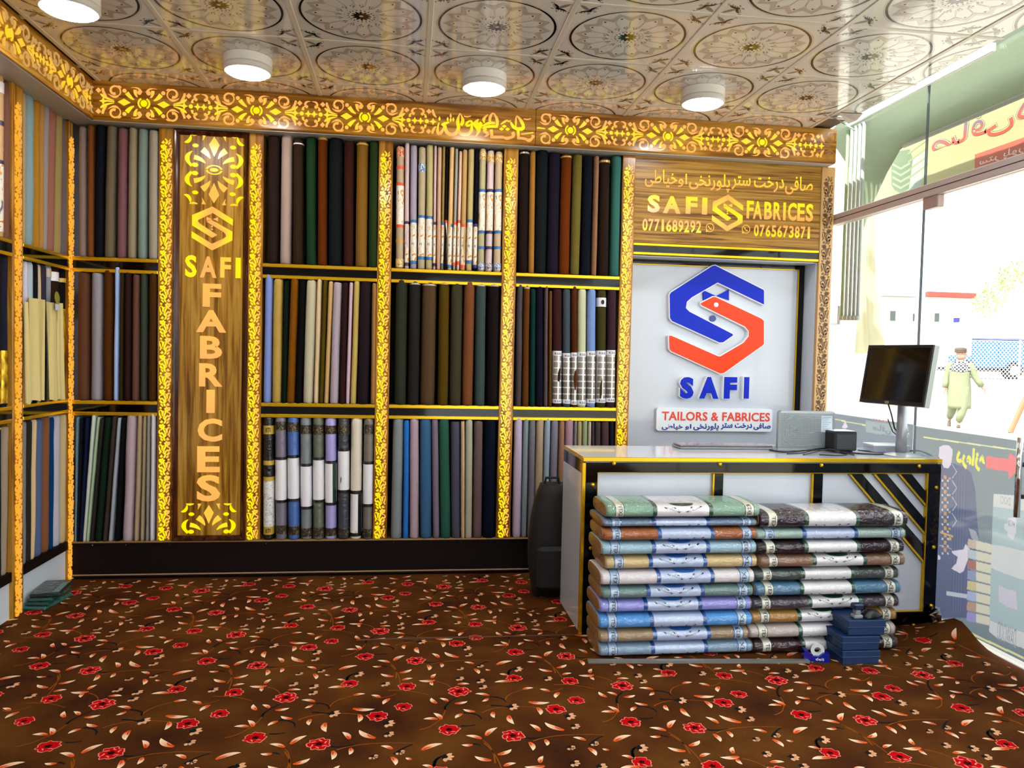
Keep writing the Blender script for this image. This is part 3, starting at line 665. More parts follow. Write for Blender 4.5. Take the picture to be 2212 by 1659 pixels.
# ================================================================== fabric bolts on the shelves
def node_mat(name, build):
    M = D.materials.new(name); M.use_nodes = True; N = M.node_tree.nodes; L = M.node_tree.links
    tc = N.new('ShaderNodeTexCoord'); mp = N.new('ShaderNodeMapping'); L.new(tc.outputs['Object'], mp.inputs[0])
    build(N, L, mp, N['Principled BSDF']); MATS[name] = M
def _floral(N, L, mp, b):
    mp.inputs['Scale'].default_value = (1, 1, .55)
    t = N.new('ShaderNodeTexNoise'); t.inputs['Scale'].default_value = 34; t.inputs['Detail'].default_value = 1.5; t.inputs['Distortion'].default_value = 1.2; L.new(mp.outputs[0], t.inputs[0])
    r = ramp(N, [(.3, '6b5a7a'), (.37, 'e8e0d2'), (.56, 'efe9de'), (.62, 'e0a030'), (.72, 'd8642a')]); L.new(t.outputs[0], r.inputs[0])
    t2 = N.new('ShaderNodeTexNoise'); t2.inputs['Scale'].default_value = 60; t2.inputs['Distortion'].default_value = 2.5; L.new(mp.outputs[0], t2.inputs[0])
    r2 = ramp(N, [(.0, 'ffffff'), (.485, 'ffffff'), (.5, '3a3038'), (.515, 'ffffff')]); L.new(t2.outputs[0], r2.inputs[0])
    mx = N.new('ShaderNodeMix'); mx.data_type = 'RGBA'; mx.blend_type = 'MULTIPLY'; mx.inputs[0].default_value = .8
    L.new(r.outputs[0], mx.inputs[6]); L.new(r2.outputs[0], mx.inputs[7]); L.new(mx.outputs[2], b.inputs['Base Color'])
    b.inputs['Roughness'].default_value = .3; b.inputs['Coat Weight'].default_value = .6
node_mat('floral_wrap', _floral)
def _ksg(N, L, mp, b):
    t = N.new('ShaderNodeTexBrick'); L.new(mp.outputs[0], t.inputs[0]); mp.inputs['Rotation'].default_value = (R_(90), 0, 0)
    t.inputs['Scale'].default_value = 1; t.inputs['Brick Width'].default_value = .034; t.inputs['Row Height'].default_value = .04; t.inputs['Mortar Size'].default_value = .004; t.offset = 0
    t.inputs['Color1'].default_value = (*hx('a59e98'), 1); t.inputs['Color2'].default_value = (*hx('857d77'), 1); t.inputs['Mortar'].default_value = (*hx('dedbd6'), 1)
    L.new(t.outputs[0], b.inputs['Base Color']); b.inputs['Roughness'].default_value = .25; b.inputs['Metallic'].default_value = .25
node_mat('silver_wrap', _ksg)
def _goldfoil(N, L, mp, b):
    mp.inputs['Scale'].default_value = (1, 1, .5)
    t = N.new('ShaderNodeTexNoise'); t.inputs['Scale'].default_value = 45; L.new(mp.outputs[0], t.inputs[0])
    r = ramp(N, [(.3, '6b4a00'), (.5, 'c99a10'), (.62, 'f2cf3a')]); L.new(t.outputs[0], r.inputs[0]); L.new(r.outputs[0], b.inputs['Base Color'])
    b.inputs['Roughness'].default_value = .3; b.inputs['Metallic'].default_value = .5
node_mat('gold_wrap', _goldfoil)
def _sketch(N, L, mp, b):
    mp.inputs['Scale'].default_value = (1, 1, 1.4)
    t = N.new('ShaderNodeTexNoise'); t.inputs['Scale'].default_value = 26; t.inputs['Distortion'].default_value = 1.5; L.new(mp.outputs[0], t.inputs[0])
    r = ramp(N, [(.0, 'e9e7e6'), (.47, 'e9e7e6'), (.49, '201c1a'), (.51, 'e9e7e6')]); L.new(t.outputs[0], r.inputs[0]); L.new(r.outputs[0], b.inputs['Base Color'])
    b.inputs['Roughness'].default_value = .3
node_mat('sketch_wrap', _sketch)
def _print(name, a, c):
    def f(N, L, mp, b):
        t = N.new('ShaderNodeTexNoise'); t.inputs['Scale'].default_value = 90; t.inputs['Distortion'].default_value = 1.5; L.new(mp.outputs[0], t.inputs[0])
        r = ramp(N, [(.44 if name != 'label_floral_dark' else .54, a), (.54 if name != 'label_floral_dark' else .62, c)]); L.new(t.outputs[0], r.inputs[0]); L.new(r.outputs[0], b.inputs['Base Color']); b.inputs['Roughness'].default_value = .35
    node_mat(name, f)
_print('wrap_print_blue', '2f4f93', 'd6d8e2'); _print('wrap_print_plum', '4a2238', 'd8cdd0'); _print('wrap_print_red', 'd2452c', 'd9b48c'); _print('wrap_print_gold', 'b98322', 'ecd9a2'); _print('label_floral_dark', '1c1c1e', '8a7440')
_print('label_blue', '1e5fa0', 'dfe6ee')
PSUP = 2.5
BANDC = {'B': '2f6bab', 'P': '3a2350', 'R': 'e2502e', 'W': 'eceaf0', 'K': '161416', 'G': '1d3b2c', 'Y': 'c7a13c', 'N': 'b9a892', 'V': '2a2c70', 'O': 'd9913a', 'D': '22301f'}
def bandmat(k): return mat('band_' + k, BANDC[k], .35, coat=.3) if k in BANDC else MATS[k]
def sect(a, b, n=20, p=PSUP):
    out = []
    for k in range(n):
        t = 2 * math.pi * k / n; c, s_ = math.cos(t), math.sin(t)
        out.append((a * math.copysign(abs(c) ** (2 / p), c), b * math.copysign(abs(s_) ** (2 / p), s_)))
    return out
def bolt_mesh(w_, d, h, lean, seed, rough=1.0, frayed=False):
    mb = MB(); rnd = random.Random(seed); a, b = w_ / 2, d / 2; rings = []; ph = rnd.random() * 10
    for t in (0, .012, .06, .14, .24, .36, .5, .64, .76, .86, .94, .985, 1):
        k = .9 if t in (0, 1) else .985 if t in (.012, .985) else 1
        off = lean * t; r = []
        for i, (x, y) in enumerate(sect(a, b)):
            q = noise.noise((x * 22 + ph, y * 22, h * t * 3.2 + ph)) * .0028 * rough + noise.noise((x * 60, y * 60 + ph, h * t * 16)) * .0011 * rough
            g = k + q / max(a, .012) * .6
            z = h * t
            if t == 1: z += noise.noise((x * 90, y * 40, ph)) * (.012 if frayed else .004)
            r.append((x * g + off, y * g, z))
        rings.append(r)
    mb.loft(rings); return mb
def band_mesh(w_, d, h, lean, z0, z1, g=1.02, n=20):
    mb = MB(); a, b = w_ / 2 * g + .0008, d / 2 * g + .0008
    mb.loft([[(x + lean * z / h, y, z) for x, y in sect(a, b, n)] for z in (z0, (z0 + z1) / 2, z1)]); return mb
def surf_front(w_, d, g=1.03):
    a, b = w_ / 2 * g + .001, d / 2 * g + .001
    return lambda x: -b * max(0., 1 - min(1, abs(x / a)) ** PSUP) ** (1 / PSUP)
seedn = [0]
def bolt(base, rz, w_, d, h, lean, hexc, label, bands=(), group=None, wrapped=False, texts=(), frayed=False, rough=1.):
    seedn[0] += 1
    mb = bolt_mesh(w_, d, h, lean, seedn[0], rough, frayed)
    if not bands and not texts:
        o = obj('fabric_bolt', mb, fab(hexc, wrapped), None, True); o.location = base; o.rotation_euler = (0, 0, rz)
        return tag(o, label, 'fabric bolt', group)
    t = thing('fabric_bolt', label, 'fabric bolt', base, rz, group)
    obj('cloth', mb, fab(hexc, wrapped), t, True, world=False)
    for z0, z1, mk, nm in bands:
        g = 1.02 if nm != 'paper_sleeve' else 1.012
        if nm == 'side_strip':
            s_ = surf_front(w_, d, 1.03); m2 = MB(); xs = [w_ * .22 + (w_ * .27) * k / 5 for k in range(6)]
            for x0, x1 in zip(xs, xs[1:]): m2.f([(x0 + lean * z0 / h, s_(x0), z0), (x1 + lean * z0 / h, s_(x1), z0), (x1 + lean * z1 / h, s_(x1), z1), (x0 + lean * z1 / h, s_(x0), z1)])
            obj('side_strip', m2, bandmat(mk), t, world=False); continue
        obj(nm, band_mesh(w_, d, h, lean, z0, z1, g), bandmat(mk), t, math.radians(50), world=False)
    for body, z0, z1, wf, mk in texts:
        s_ = surf_front(w_, d, 1.04); wt = w_ * wf
        lettering('printed_text', body, mk, t, lambda u, v, dd: (u - wt / 2 + lean * z0 / h, s_(u - wt / 2) - .0006, z0 + v), wt, z1 - z0, 0, .02, res=2).location = (0, 0, 0)
    return t
def shelf_row(place, shelf, z0, tf, items, wall='back', group='', wrapped=False):
    s, ox, oy = tf; n = len(items)
    for k, it in enumerate(items):
        xt0, xt1, xb0, xb1, yt, yb, nm, hexc = it[:8]; ex = it[8] if len(it) > 8 else {}
        P = lambda x, y: (onY(ox + x / s, oy + y / s, 4.69) if wall == 'back' else onX(ox + x / s, oy + y / s, XL))
        ax = 'x' if wall == 'back' else 'y'
        b0, b1, t0, t1 = (getattr(P(*q), ax) for q in ((xb0, yb), (xb1, yb), (xt0, yt), (xt1, yt)))
        top = P((xt0 + xt1) / 2, yt).z; h = top - z0; w_ = max(.018, ((b1 - b0) + (t1 - t0)) / 2 * .985)
        cb, ct = (b0 + b1) / 2, (t0 + t1) / 2; d = min(.2, max(.085, w_ * 1.7))
        zf = lambda y: h * (yb - y) / (yb - yt)
        bands = [(zf(y1), zf(y0), mk, pn) for y0, y1, mk, pn in ex.get('b', ())]
        texts = [(bd, zf(y1), zf(y0), wf, mk) for bd, y0, y1, wf, mk in ex.get('t', ())]
        lab = '%s fabric bolt, %s from left, %s shelf %s' % (nm, ORD[k], shelf, place)
        if wall == 'back': base = (cb, 4.668 + d / 2, z0); rz = 0
        else: base = (XL - d / 2 - .012, cb, z0); rz = R_(90)
        bolt(base, rz, w_, d, h, ct - cb, hexc, lab, bands, group, ex.get('w', wrapped), texts, ex.get('f', False), ex.get('r', 1.))
Z1T = (3.95, 0, 0); Z2T = (3.318, 0, 400); Z3T = (3.318, 0, 860); Z4T = (3.814, 540, 220); Z5T = (3.814, 540, 560); Z6T = (3.771, 540, 860); F1T = (4.147, 1080, 220); F2T = (3.95, 1080, 580); E1T = (5.183, 820, 300)
PXT = (1, 0, 0)
C_, D_, E_, F_ = 'left of the lettered panel', 'right of the lettered panel', 'under the calligraphy', 'beside the white logo recess'
gC, gD, gE, gF, gB, gA = ['bolts in the bay ' + q for q in (C_, D_, E_, F_, 'of the left wall corner', 'at the picture edge')]
shelf_row(C_, 'top', S1, PXT, [
 (171, 186, 170, 190, 275, 549, 'pinkish grey', '8a7a74'), (188, 205, 190, 203, 271, 549, 'brown', '70482a'), (206, 229, 204, 224, 272, 551, 'black', '14151c'), (230, 253, 225, 247, 273, 552, 'olive grey', '6b6151'),
 (254, 277, 252, 273, 278, 552, 'mauve brown', '74555a'), (278, 298, 276, 294, 277, 552, 'beige', '8f8570'), (300, 319, 296, 318, 280, 553, 'grey green', '7c8a86'), (320, 344, 321, 342, 283, 556, 'pale grey', '9c968a')], group=gC)
shelf_row(C_, 'middle', S2, PXT, [
 (167, 194, 167, 192, 590, 861, 'warm brown', '5e4030'), (197, 223, 196, 220, 590, 861, 'pale lilac grey', '9a959c'), (224, 245, 222, 244, 584, 861, 'chocolate', '4a2c14'), (249, 261, 246, 257, 578, 857, 'light blue', 'a9bce6'),
 (261, 270, 258, 267, 590, 860, 'dark olive', '2c2614'), (270, 285, 268, 284, 588, 861, 'dark maroon', '2c1a18'), (287, 303, 285, 301, 594, 861, 'taupe', '61463e'), (304, 319, 303, 318, 592, 861, 'dark grey green', '3b4038'), (322, 341, 320, 338, 591, 861, 'deep brown', '3f2a14')], group=gC)
shelf_row(C_, 'bottom', ZB, Z3T, [
 (552, 574, 543, 556, 135, 1020, 'slate blue', '6f8896'), (577, 608, 556, 572, 140, 1025, 'black navy', '10131c'), (611, 652, 572, 598, 140, 1025, 'navy', '161c34'), (655, 702, 600, 622, 120, 1025, 'mint white', 'ccd4cc'), (702, 722, 623, 645, 135, 1025, 'pale green', 'a9bb9f'),
 (724, 752, 647, 675, 145, 1025, 'charcoal', '2c2826'), (754, 806, 679, 732, 138, 1025, 'dark green', '16241a'), (808, 846, 735, 774, 128, 1025, 'dark taupe', '3a322e'), (847, 878, 777, 812, 140, 1022, 'pale blue grey', 'a2a8b2'), (880, 903, 814, 872, 140, 1022, 'black', '0e0e10'),
 (905, 985, 876, 955, 120, 1030, 'pale pink', 'b3a2a8', {'r': 1.8, 'f': 1}), (988, 1030, 960, 1000, 120, 1022, 'pink beige', 'a8957f'), (1032, 1056, 1002, 1041, 130, 1022, 'sand', '9c8e76'), (1058, 1086, 1043, 1073, 115, 1022, 'grey beige', '8f8a84'), (1088, 1118, 1075, 1107, 110, 1022, 'off white', 'cfcbd4')], group=gC)
GB = lambda y, k='Y': {'b': ((y, y + 10, k, 'selvedge_band'),)}
shelf_row(D_, 'top', S1, Z4T, [
 (148, 245, 130, 235, 285, 1335, 'black brown', '231a17'), (258, 350, 243, 338, 272, 1325, 'pinkish grey', 'a1908a', {'f': 1}), (357, 440, 345, 440, 310, 1345, 'very dark brown', '2b2017', GB(345, 'W')), (460, 545, 463, 545, 295, 1350, 'bottle green', '1d3322'),
 (560, 635, 555, 635, 295, 1350, 'russet brown', '52290f', {'b': ((300, 318, 'Y', 'selvedge_band'),)}), (650, 765, 640, 760, 290, 1350, 'blue black', '15171a'), (777, 857, 768, 852, 330, 1362, 'dark maroon', '331b17'),
 (880, 975, 862, 968, 330, 1362, 'olive tan', '76592a', {'b': ((346, 360, 'Y', 'selvedge_band'),)}), (987, 1055, 972, 1050, 330, 1358, 'forest green', '24321a')], group=gD)
shelf_row(D_, 'middle', S2, Z5T, [
 (125, 190, 108, 172, 135, 1170, 'periwinkle blue', '8593c8', {'f': 1}), (192, 275, 180, 258, 165, 1180, 'mustard tan', 'b0965a'), (277, 330, 260, 300, 178, 1180, 'black green', '101a12'), (332, 405, 303, 368, 168, 1182, 'caramel brown', '6f4715'), (407, 462, 371, 430, 172, 1185, 'black', '0d0c0b'),
 (465, 550, 431, 520, 175, 1182, 'pale ecru', 'bdb8a2'), (553, 598, 523, 565, 165, 1185, 'cream', 'd6bf9f'), (600, 645, 570, 605, 175, 1180, 'dark olive', '4c3f10'), (649, 688, 608, 648, 185, 1185, 'sand', 'c0a276'), (690, 755, 652, 732, 195, 1187, 'lilac grey', 'ad a2ac'.replace(' ', '')),
 (758, 815, 735, 785, 195, 1190, 'dark chocolate', '2a1a1a'), (818, 852, 786, 820, 195, 1195, 'pale pink', 'cdb3c0'), (860, 903, 823, 875, 180, 1187, 'yellow beige', 'b8a468'), (905, 1002, 877, 980, 185, 1200, 'dark aubergine', '221a1e'), (1008, 1043, 992, 1035, 200, 1188, 'light brown', '93714a')], group=gD)
def wb(w0, w1, strip=False, top=(190, 260), bot=(1045, 1115)):
    b = [(top[0], top[1], 'label_floral_dark', 'label_band'), (w0 - 24, w0, 'K', 'thin_band'), (w0, w1, 'W', 'paper_sleeve'), (w1, w1 + 24, 'K', 'thin_band'), (bot[0], bot[1], 'label_floral_dark', 'label_band')]
    if strip: b.append((w0, w1, strip, 'side_strip'))
    return {'b': b, 'w': True}
shelf_row(D_, 'bottom', ZB, Z6T, [
 (105, 195, 105, 195, 150, 1160, 'black gold-labelled', '141212', {'w': True, 'b': ((222, 292, 'Y', 'label_band'), (508, 545, 'Y', 'label_band'), (642, 675, 'Y', 'label_band'), (675, 1050, 'sketch_wrap', 'paper_sleeve'), (1050, 1115, 'Y', 'label_band')), 't': (('XTI', 238, 275, .5, 'black_matt'), ('XTI', 1065, 1100, .5, 'black_matt'))}),
 (200, 295, 203, 300, 155, 1165, 'plastic-wrapped mauve grey', '77727f', wb(505, 835)), (300, 395, 305, 405, 155, 1155, 'plastic-wrapped blue', '4f6ca6', wb(487, 818, top=(195, 270))), (405, 498, 410, 505, 158, 1165, 'plastic-wrapped grey', '7b8084', wb(560, 890, top=(218, 290), bot=(1070, 1140))),
 (508, 602, 510, 605, 155, 1165, 'plastic-wrapped sage grey', '5e6456', wb(508, 835, top=(215, 295), bot=(1065, 1140))), (608, 702, 608, 705, 165, 1160, 'plastic-wrapped lavender', 'a9a2d4', wb(535, 855, 'G', top=(222, 292), bot=(1065, 1130))),
 (712, 810, 712, 808, 155, 1165, 'plastic-wrapped charcoal', '3a3a42', wb(435, 755, top=(220, 300), bot=(1080, 1130))), (822, 915, 810, 908, 165, 1150, 'cream white banded', 'd9d2c4', {'b': ((752, 780, 'K', 'thin_band'), (780, 1098, 'W', 'paper_sleeve'), (1098, 1126, 'K', 'thin_band'), (780, 1098, 'K', 'side_strip'))}),
 (925, 1012, 912, 1000, 165, 1155, 'plastic-wrapped taupe', '6f6862', wb(540, 865, top=(215, 290), bot=(1070, 1140)))], group=gD)
def fl_(y, k, y2, extra=()): return {'b': ((y, y + 32, k, 'label_band'), (y + 32, y2, 'floral_wrap', 'paper_sleeve'), (y2, y2 + 36, k, 'label_band')) + tuple(extra)}
def tri(k, kp, t0=0): return {'b': ((150 + t0, 235 + t0, 'wrap_print_gold', 'label_band'), (565, 598, k, 'label_band'), (598, 1025, 'floral_wrap', 'paper_sleeve'), (1025, 1058, k, 'label_band'), (1200, 1232, k, 'label_band'), (1388, 1462, kp, 'label_band')), 'w': True}
shelf_row(E_, 'top', S1, E1T, [
 (190, 280, 180, 270, 92, 1440, 'red-banded tan', 'ad9a80', {'w': True, 'b': ((105, 210, 'wrap_print_red', 'label_band'), (305, 342, 'R', 'label_band'), (490, 525, 'R', 'label_band'), (525, 955, 'floral_wrap', 'paper_sleeve'), (955, 988, 'R', 'label_band'), (1120, 1150, 'O', 'thin_band'), (1335, 1425, 'wrap_print_gold', 'label_band'))}),
 (286, 334, 276, 330, 50, 1445, 'pale pink', 'd0bcc0', fl_(920, 'P', 1380)), (344, 422, 342, 415, 80, 1450, 'lavender grey', 'a19bab', fl_(905, 'B', 1360)),
 (437, 518, 425, 508, 100, 1460, 'beige blue-labelled', 'b0a68e', fl_(858, 'B', 1318, ((285, 375, 'label_blue', 'label_band'),))), (524, 604, 515, 590, 72, 1465, 'khaki beige', 'b3aa84', fl_(868, 'B', 1325)), (612, 640, 592, 628, 85, 1465, 'slim pink', 'cdb5b8', fl_(935, 'P', 1395)), (648, 702, 634, 680, 100, 1465, 'unwrapped peach', 'c2a58f'),
 (706, 735, 684, 714, 98, 1465, 'slim tan', '917b52', fl_(935, 'B', 1395)), (738, 775, 712, 748, 105, 1465, 'black red-banded', '15100f', fl_(912, 'R', 1375)), (780, 842, 752, 805, 100, 1470, 'pale apricot', 'cfae82', fl_(958, 'B', 1412)), (846, 882, 812, 850, 115, 1480, 'pale grey', '9fa09a', fl_(938, 'R', 1395)),
 (888, 928, 858, 892, 145, 1475, 'shell pink', 'dcbfae', fl_(915, 'R', 1375)), (930, 988, 897, 958, 128, 1475, 'camel', 'b2966a', fl_(958, 'R', 1412)), (994, 1064, 965, 1035, 122, 1475, 'olive beige', 'b3a67c', fl_(905, 'B', 1360)), (1068, 1112, 1040, 1090, 140, 1480, 'black blue-banded', '100e14', fl_(955, 'V', 1412)),
 (1118, 1198, 1096, 1174, 118, 1480, 'khaki gold-topped', 'aba383', tri('B', 'wrap_print_blue')), (1206, 1288, 1182, 1260, 140, 1480, 'pink gold-topped', 'cbb9be', tri('P', 'wrap_print_plum', 30)), (1296, 1380, 1275, 1358, 152, 1485, 'beige gold-topped', 'bba78c', tri('B', 'wrap_print_blue', 35))], group=gE)
CB = lambda y, k='N': {'b': ((y, y + 14, k, 'selvedge_band'),)}
shelf_row(E_, 'middle', S2, Z5T, [
 (1205, 1295, 1185, 1290, 165, 1190, 'dark grey green', '2c3026'), (1310, 1410, 1295, 1390, 178, 1190, 'charcoal black', '22211f', CB(196)), (1420, 1540, 1395, 1525, 182, 1192, 'taupe brown', '4d3d2c', CB(205)), (1558, 1645, 1545, 1635, 190, 1200, 'olive brown', '4a3a14', CB(196, 'Y')),
 (1655, 1758, 1640, 1740, 193, 1200, 'dark olive grey', '3b382b'), (1768, 1855, 1742, 1840, 185, 1195, 'copper brown', '6d4730', {'f': 1}), (1865, 1945, 1845, 1940, 200, 1195, 'slate teal', '3d4846', CB(210)), (1952, 2068, 1950, 2040, 205, 1205, 'near black', '171212', CB(212))], group=gE)
shelf_row(E_, 'bottom', ZB, Z6T, [
 (1168, 1250, 1140, 1240, 168, 1145, 'silver grey', '83888a', {'f': 1}), (1252, 1298, 1243, 1290, 180, 1145, 'bright blue', '3a71b4'), (1300, 1378, 1298, 1375, 172, 1145, 'blush pink', 'ab979f', {'f': 1, 'r': 1.6}), (1382, 1480, 1385, 1482, 168, 1142, 'steel blue', '41607e', {'f': 1}), (1482, 1528, 1485, 1550, 170, 1142, 'mauve grey', '7a6f7e', {'f': 1}),
 (1530, 1628, 1552, 1635, 172, 1142, 'sea green', '305447'), (1632, 1712, 1640, 1712, 192, 1140, 'slate purple', '4d4c5a'), (1715, 1750, 1716, 1750, 185, 1140, 'cream', 'bea98f', {'f': 1}), (1752, 1818, 1752, 1808, 178, 1138, 'pale sage', 'aba998', {'f': 1}), (1825, 1900, 1812, 1888, 188, 1138, 'brown mauve', '665555', {'f': 1}), (1905, 2010, 1892, 1998, 175, 1140, 'black navy', '0e1320')], group=gE)
shelf_row(F_, 'top', S1, F1T, [
 (178, 268, 162, 250, 440, 1525, 'black brown', '1d1513', CB(455, 'N')), (272, 320, 255, 305, 445, 1535, 'golden tan', '97703c'), (325, 440, 308, 414, 435, 1540, 'blue black', '16191b'), (442, 545, 418, 525, 460, 1555, 'dark violet', '1b1722'), (550, 650, 528, 622, 475, 1558, 'rust brown', '5a2e12', CB(490, 'Y')),
 (655, 742, 630, 712, 478, 1555, 'olive green', '655c33'), (745, 838, 718, 810, 490, 1568, 'midnight navy', '10121a'), (845, 888, 815, 862, 490, 1572, 'slim pinkish tan', '8a6a54'), (892, 992, 870, 975, 505, 1575, 'espresso', '241a16', {'b': ((528, 548, 'Y', 'selvedge_band'),)}), (1000, 1095, 985, 1065, 490, 1562, 'teal green', '3a6059')], group=gF)
ks = lambda y0, y1: {'b': ((y0, y0 + 40, 'W', 'label_band'), (y0 + 40, y1 - 35, 'silver_wrap', 'paper_sleeve'), (y1 - 35, y1, 'W', 'label_band')), 't': (('K.S.G', y0 + 12, y0 + 30, .62, 'black_matt'), ('K.S.G', y1 - 27, y1 - 9, .62, 'black_matt'))}
ks12 = ks(695, 1135); ks12['b'] = ks12['b'] + ((250, 325, 'W', 'label_band'),); ks12['t'] = ks12['t'] + (('\u25cf', 268, 308, .35, 'black_matt'),)
shelf_row(F_, 'middle', S2, F2T, [
 (150, 195, 130, 185, 140, 1175, 'grey mauve', '4b464a', {'r': 1.6}), (200, 258, 188, 245, 150, 1160, 'tobacco brown', '56361a', CB(160)), (260, 305, 250, 300, 175, 1168, 'dark teal', '12302c'), (308, 372, 302, 368, 145, 1165, 'indigo black', '161420'), (378, 412, 372, 405, 155, 1165, 'slim mauve grey', '5c5050'), (415, 445, 410, 440, 195, 1175, 'slim brown', '5c4026'),
 (450, 530, 444, 530, 180, 1165, 'maroon silver-wrapped', '341f1f', ks(695, 1135)), (534, 605, 540, 600, 180, 1168, 'slate silver-wrapped', '444c54', ks(715, 1140)), (607, 660, 605, 658, 150, 1170, 'brown silver-wrapped', '4a2814', ks(710, 1150)), (662, 740, 660, 735, 180, 1170, 'cream silver-wrapped', 'c3c4a6', ks(705, 1150)),
 (745, 820, 740, 815, 180, 1165, 'sky blue silver-wrapped', '8096c2', ks(695, 1130)), (828, 910, 820, 905, 190, 1175, 'olive silver-wrapped', '3c3820', ks12), (915, 998, 905, 980, 182, 1165, 'plum silver-wrapped', '382830', ks(685, 1120))], group=gF)
shelf_row(F_, 'bottom', ZB, F2T, [
 (122, 198, 108, 176, 1270, 2295, 'pale lavender', 'bfb2c4', {'r': 2.2, 'f': 1}), (200, 245, 177, 228, 1282, 2295, 'blue grey', '868e94'), (248, 305, 229, 284, 1275, 2295, 'mid grey', '74747a', {'r': 2}), (310, 378, 286, 354, 1280, 2295, 'pinkish beige', 'a89884', {'r': 2, 'f': 1}), (382, 432, 356, 412, 1282, 2295, 'icy blue', '98a4b2', {'f': 1}),
 (436, 500, 414, 480, 1292, 2295, 'lilac grey', '7e7a86'), (503, 552, 482, 536, 1300, 2295, 'peach brown', '937260'), (556, 630, 538, 614, 1285, 2295, 'dusty pink', 'a48892'), (633, 655, 616, 640, 1300, 2295, 'slim grey', '8a8888'), (658, 698, 642, 684, 1305, 2295, 'oatmeal', 'a89878'), (702, 748, 686, 734, 1285, 2295, 'sage', '97a080'), (750, 778, 736, 764, 1305, 2295, 'ivory', 'bfb8a4'),
 (780, 805, 766, 792, 1305, 2295, 'dark mauve', '4c3e48'), (808, 860, 794, 848, 1310, 2295, 'dark taupe', '453c3a'), (863, 932, 850, 922, 1305, 2295, 'mauve brown', '4c3a3c'), (935, 968, 924, 960, 1300, 2295, 'blue black', '1b2028')], group=gF)
B_ = 'of left wall corner bay'
shelf_row(B_, 'top', S1 - .005, Z1T, [
 (212, 268, 205, 264, 795, 2040, 'cream grey', '9c907a'), (271, 333, 265, 327, 820, 2055, 'pale blue', '82969a', {'r': 1.8}), (335, 378, 330, 372, 865, 2070, 'golden tan', '9a7434'), (380, 412, 372, 402, 890, 2075, 'camel', '9e7c4a'), (414, 462, 402, 438, 905, 2080, 'lilac grey', '928886'), (464, 524, 440, 500, 935, 2095, 'dusty rose', '8c6458'), (526, 572, 502, 560, 950, 2115, 'olive beige', '94845c'), (574, 655, 563, 628, 1012, 2125, 'mauve grey', '675c62')], 'left', gB)
shelf_row(B_, 'middle', S2 + .01, Z2T, [
 (168, 196, 165, 190, 530, 1560, 'grey', '7a7268'), (200, 226, 200, 222, 548, 1550, 'white', 'cdc6d4'), (228, 270, 226, 268, 555, 1550, 'pale blue', 'aab6c0'), (273, 298, 272, 298, 565, 1545, 'black', '131418'), (300, 318, 300, 318, 572, 1545, 'cream strip', 'c0b298'), (320, 365, 320, 362, 575, 1545, 'dark plum', '352e3c'), (367, 394, 366, 392, 580, 1545, 'grey label-topped', '8c8c96', {'b': ((600, 660, 'N', 'label_band'),)}),
 (396, 465, 396, 440, 578, 1545, 'dark brown green-labelled', '281a14', {'b': ((625, 690, 'W', 'label_band'),)}), (468, 502, 446, 490, 600, 1540, 'black foil-labelled', '121010', {'b': ((670, 700, 'Y', 'label_band'), (890, 1300, 'gold_wrap', 'paper_sleeve'), (1430, 1500, 'W', 'label_band'))})], 'left', gB)
shelf_row(B_, 'bottom', .232, Z3T, [
 (152, 185, 145, 182, 165, 1235, 'sage green', '6d7f66', {'r': 1.6}), (188, 220, 180, 217, 170, 1215, 'mid grey', '7d777c'), (222, 266, 219, 248, 160, 1195, 'charcoal', '282622'), (268, 290, 249, 280, 155, 1185, 'cream', 'cdb592'), (294, 344, 283, 333, 150, 1165, 'slate blue', '55607c'), (346, 390, 336, 382, 130, 1150, 'chestnut', '77523e'), (392, 414, 385, 410, 140, 1112, 'royal blue', '12365c'), (416, 470, 412, 462, 125, 1098, 'lilac white', 'b8b3bc'), (472, 505, 465, 492, 120, 1090, 'pale beige', 'b9a988')], 'left', gB)
A_ = 'of cut-off left wall bay'
shelf_row(A_, 'top', S1 - .005, PXT, [(-14, 3, -14, 2, 158, 500, 'pale printed', 'c8b9c4', {'b': ((285, 297, 'P', 'label_band'), (335, 345, 'P', 'label_band'))}), (5, 20, 4, 19, 162, 497, 'tan printed', 'bb9a72', {'w': True, 'b': ((178, 200, 'W', 'label_band'), (257, 267, 'P', 'label_band'), (338, 346, 'P', 'label_band'), (346, 485, 'floral_wrap', 'paper_sleeve'))}), (21, 33, 19, 30, 178, 502, 'rosy brown', '6d5046')], 'left', gA)
shelf_row(A_, 'middle', S2 + .01, PXT, [(-22, 0, -22, -1, 545, 875, 'black', '141210', {'b': ((755, 868, 'gold_wrap', 'paper_sleeve'),)}), (0, 13, 0, 13, 545, 875, 'espresso', '1c1410', {'b': ((755, 868, 'gold_wrap', 'paper_sleeve'),)}), (13.5, 28, 13.5, 27, 548, 875, 'dark slate', '20202c', {'b': ((755, 868, 'gold_wrap', 'paper_sleeve'),)})], 'left', gA)
shelf_row(A_, 'bottom', .232, PXT, [(-20, -3, -20, -4, 915, 1262, 'black', '101212'), (-2, 15, -3, 13, 918, 1260, 'dark green black', '161c1a', {'b': ((924, 928, 'Y', 'selvedge_band'),)}), (16, 30, 13, 24, 922, 1256, 'grey beige', '97897a')], 'left', gA)
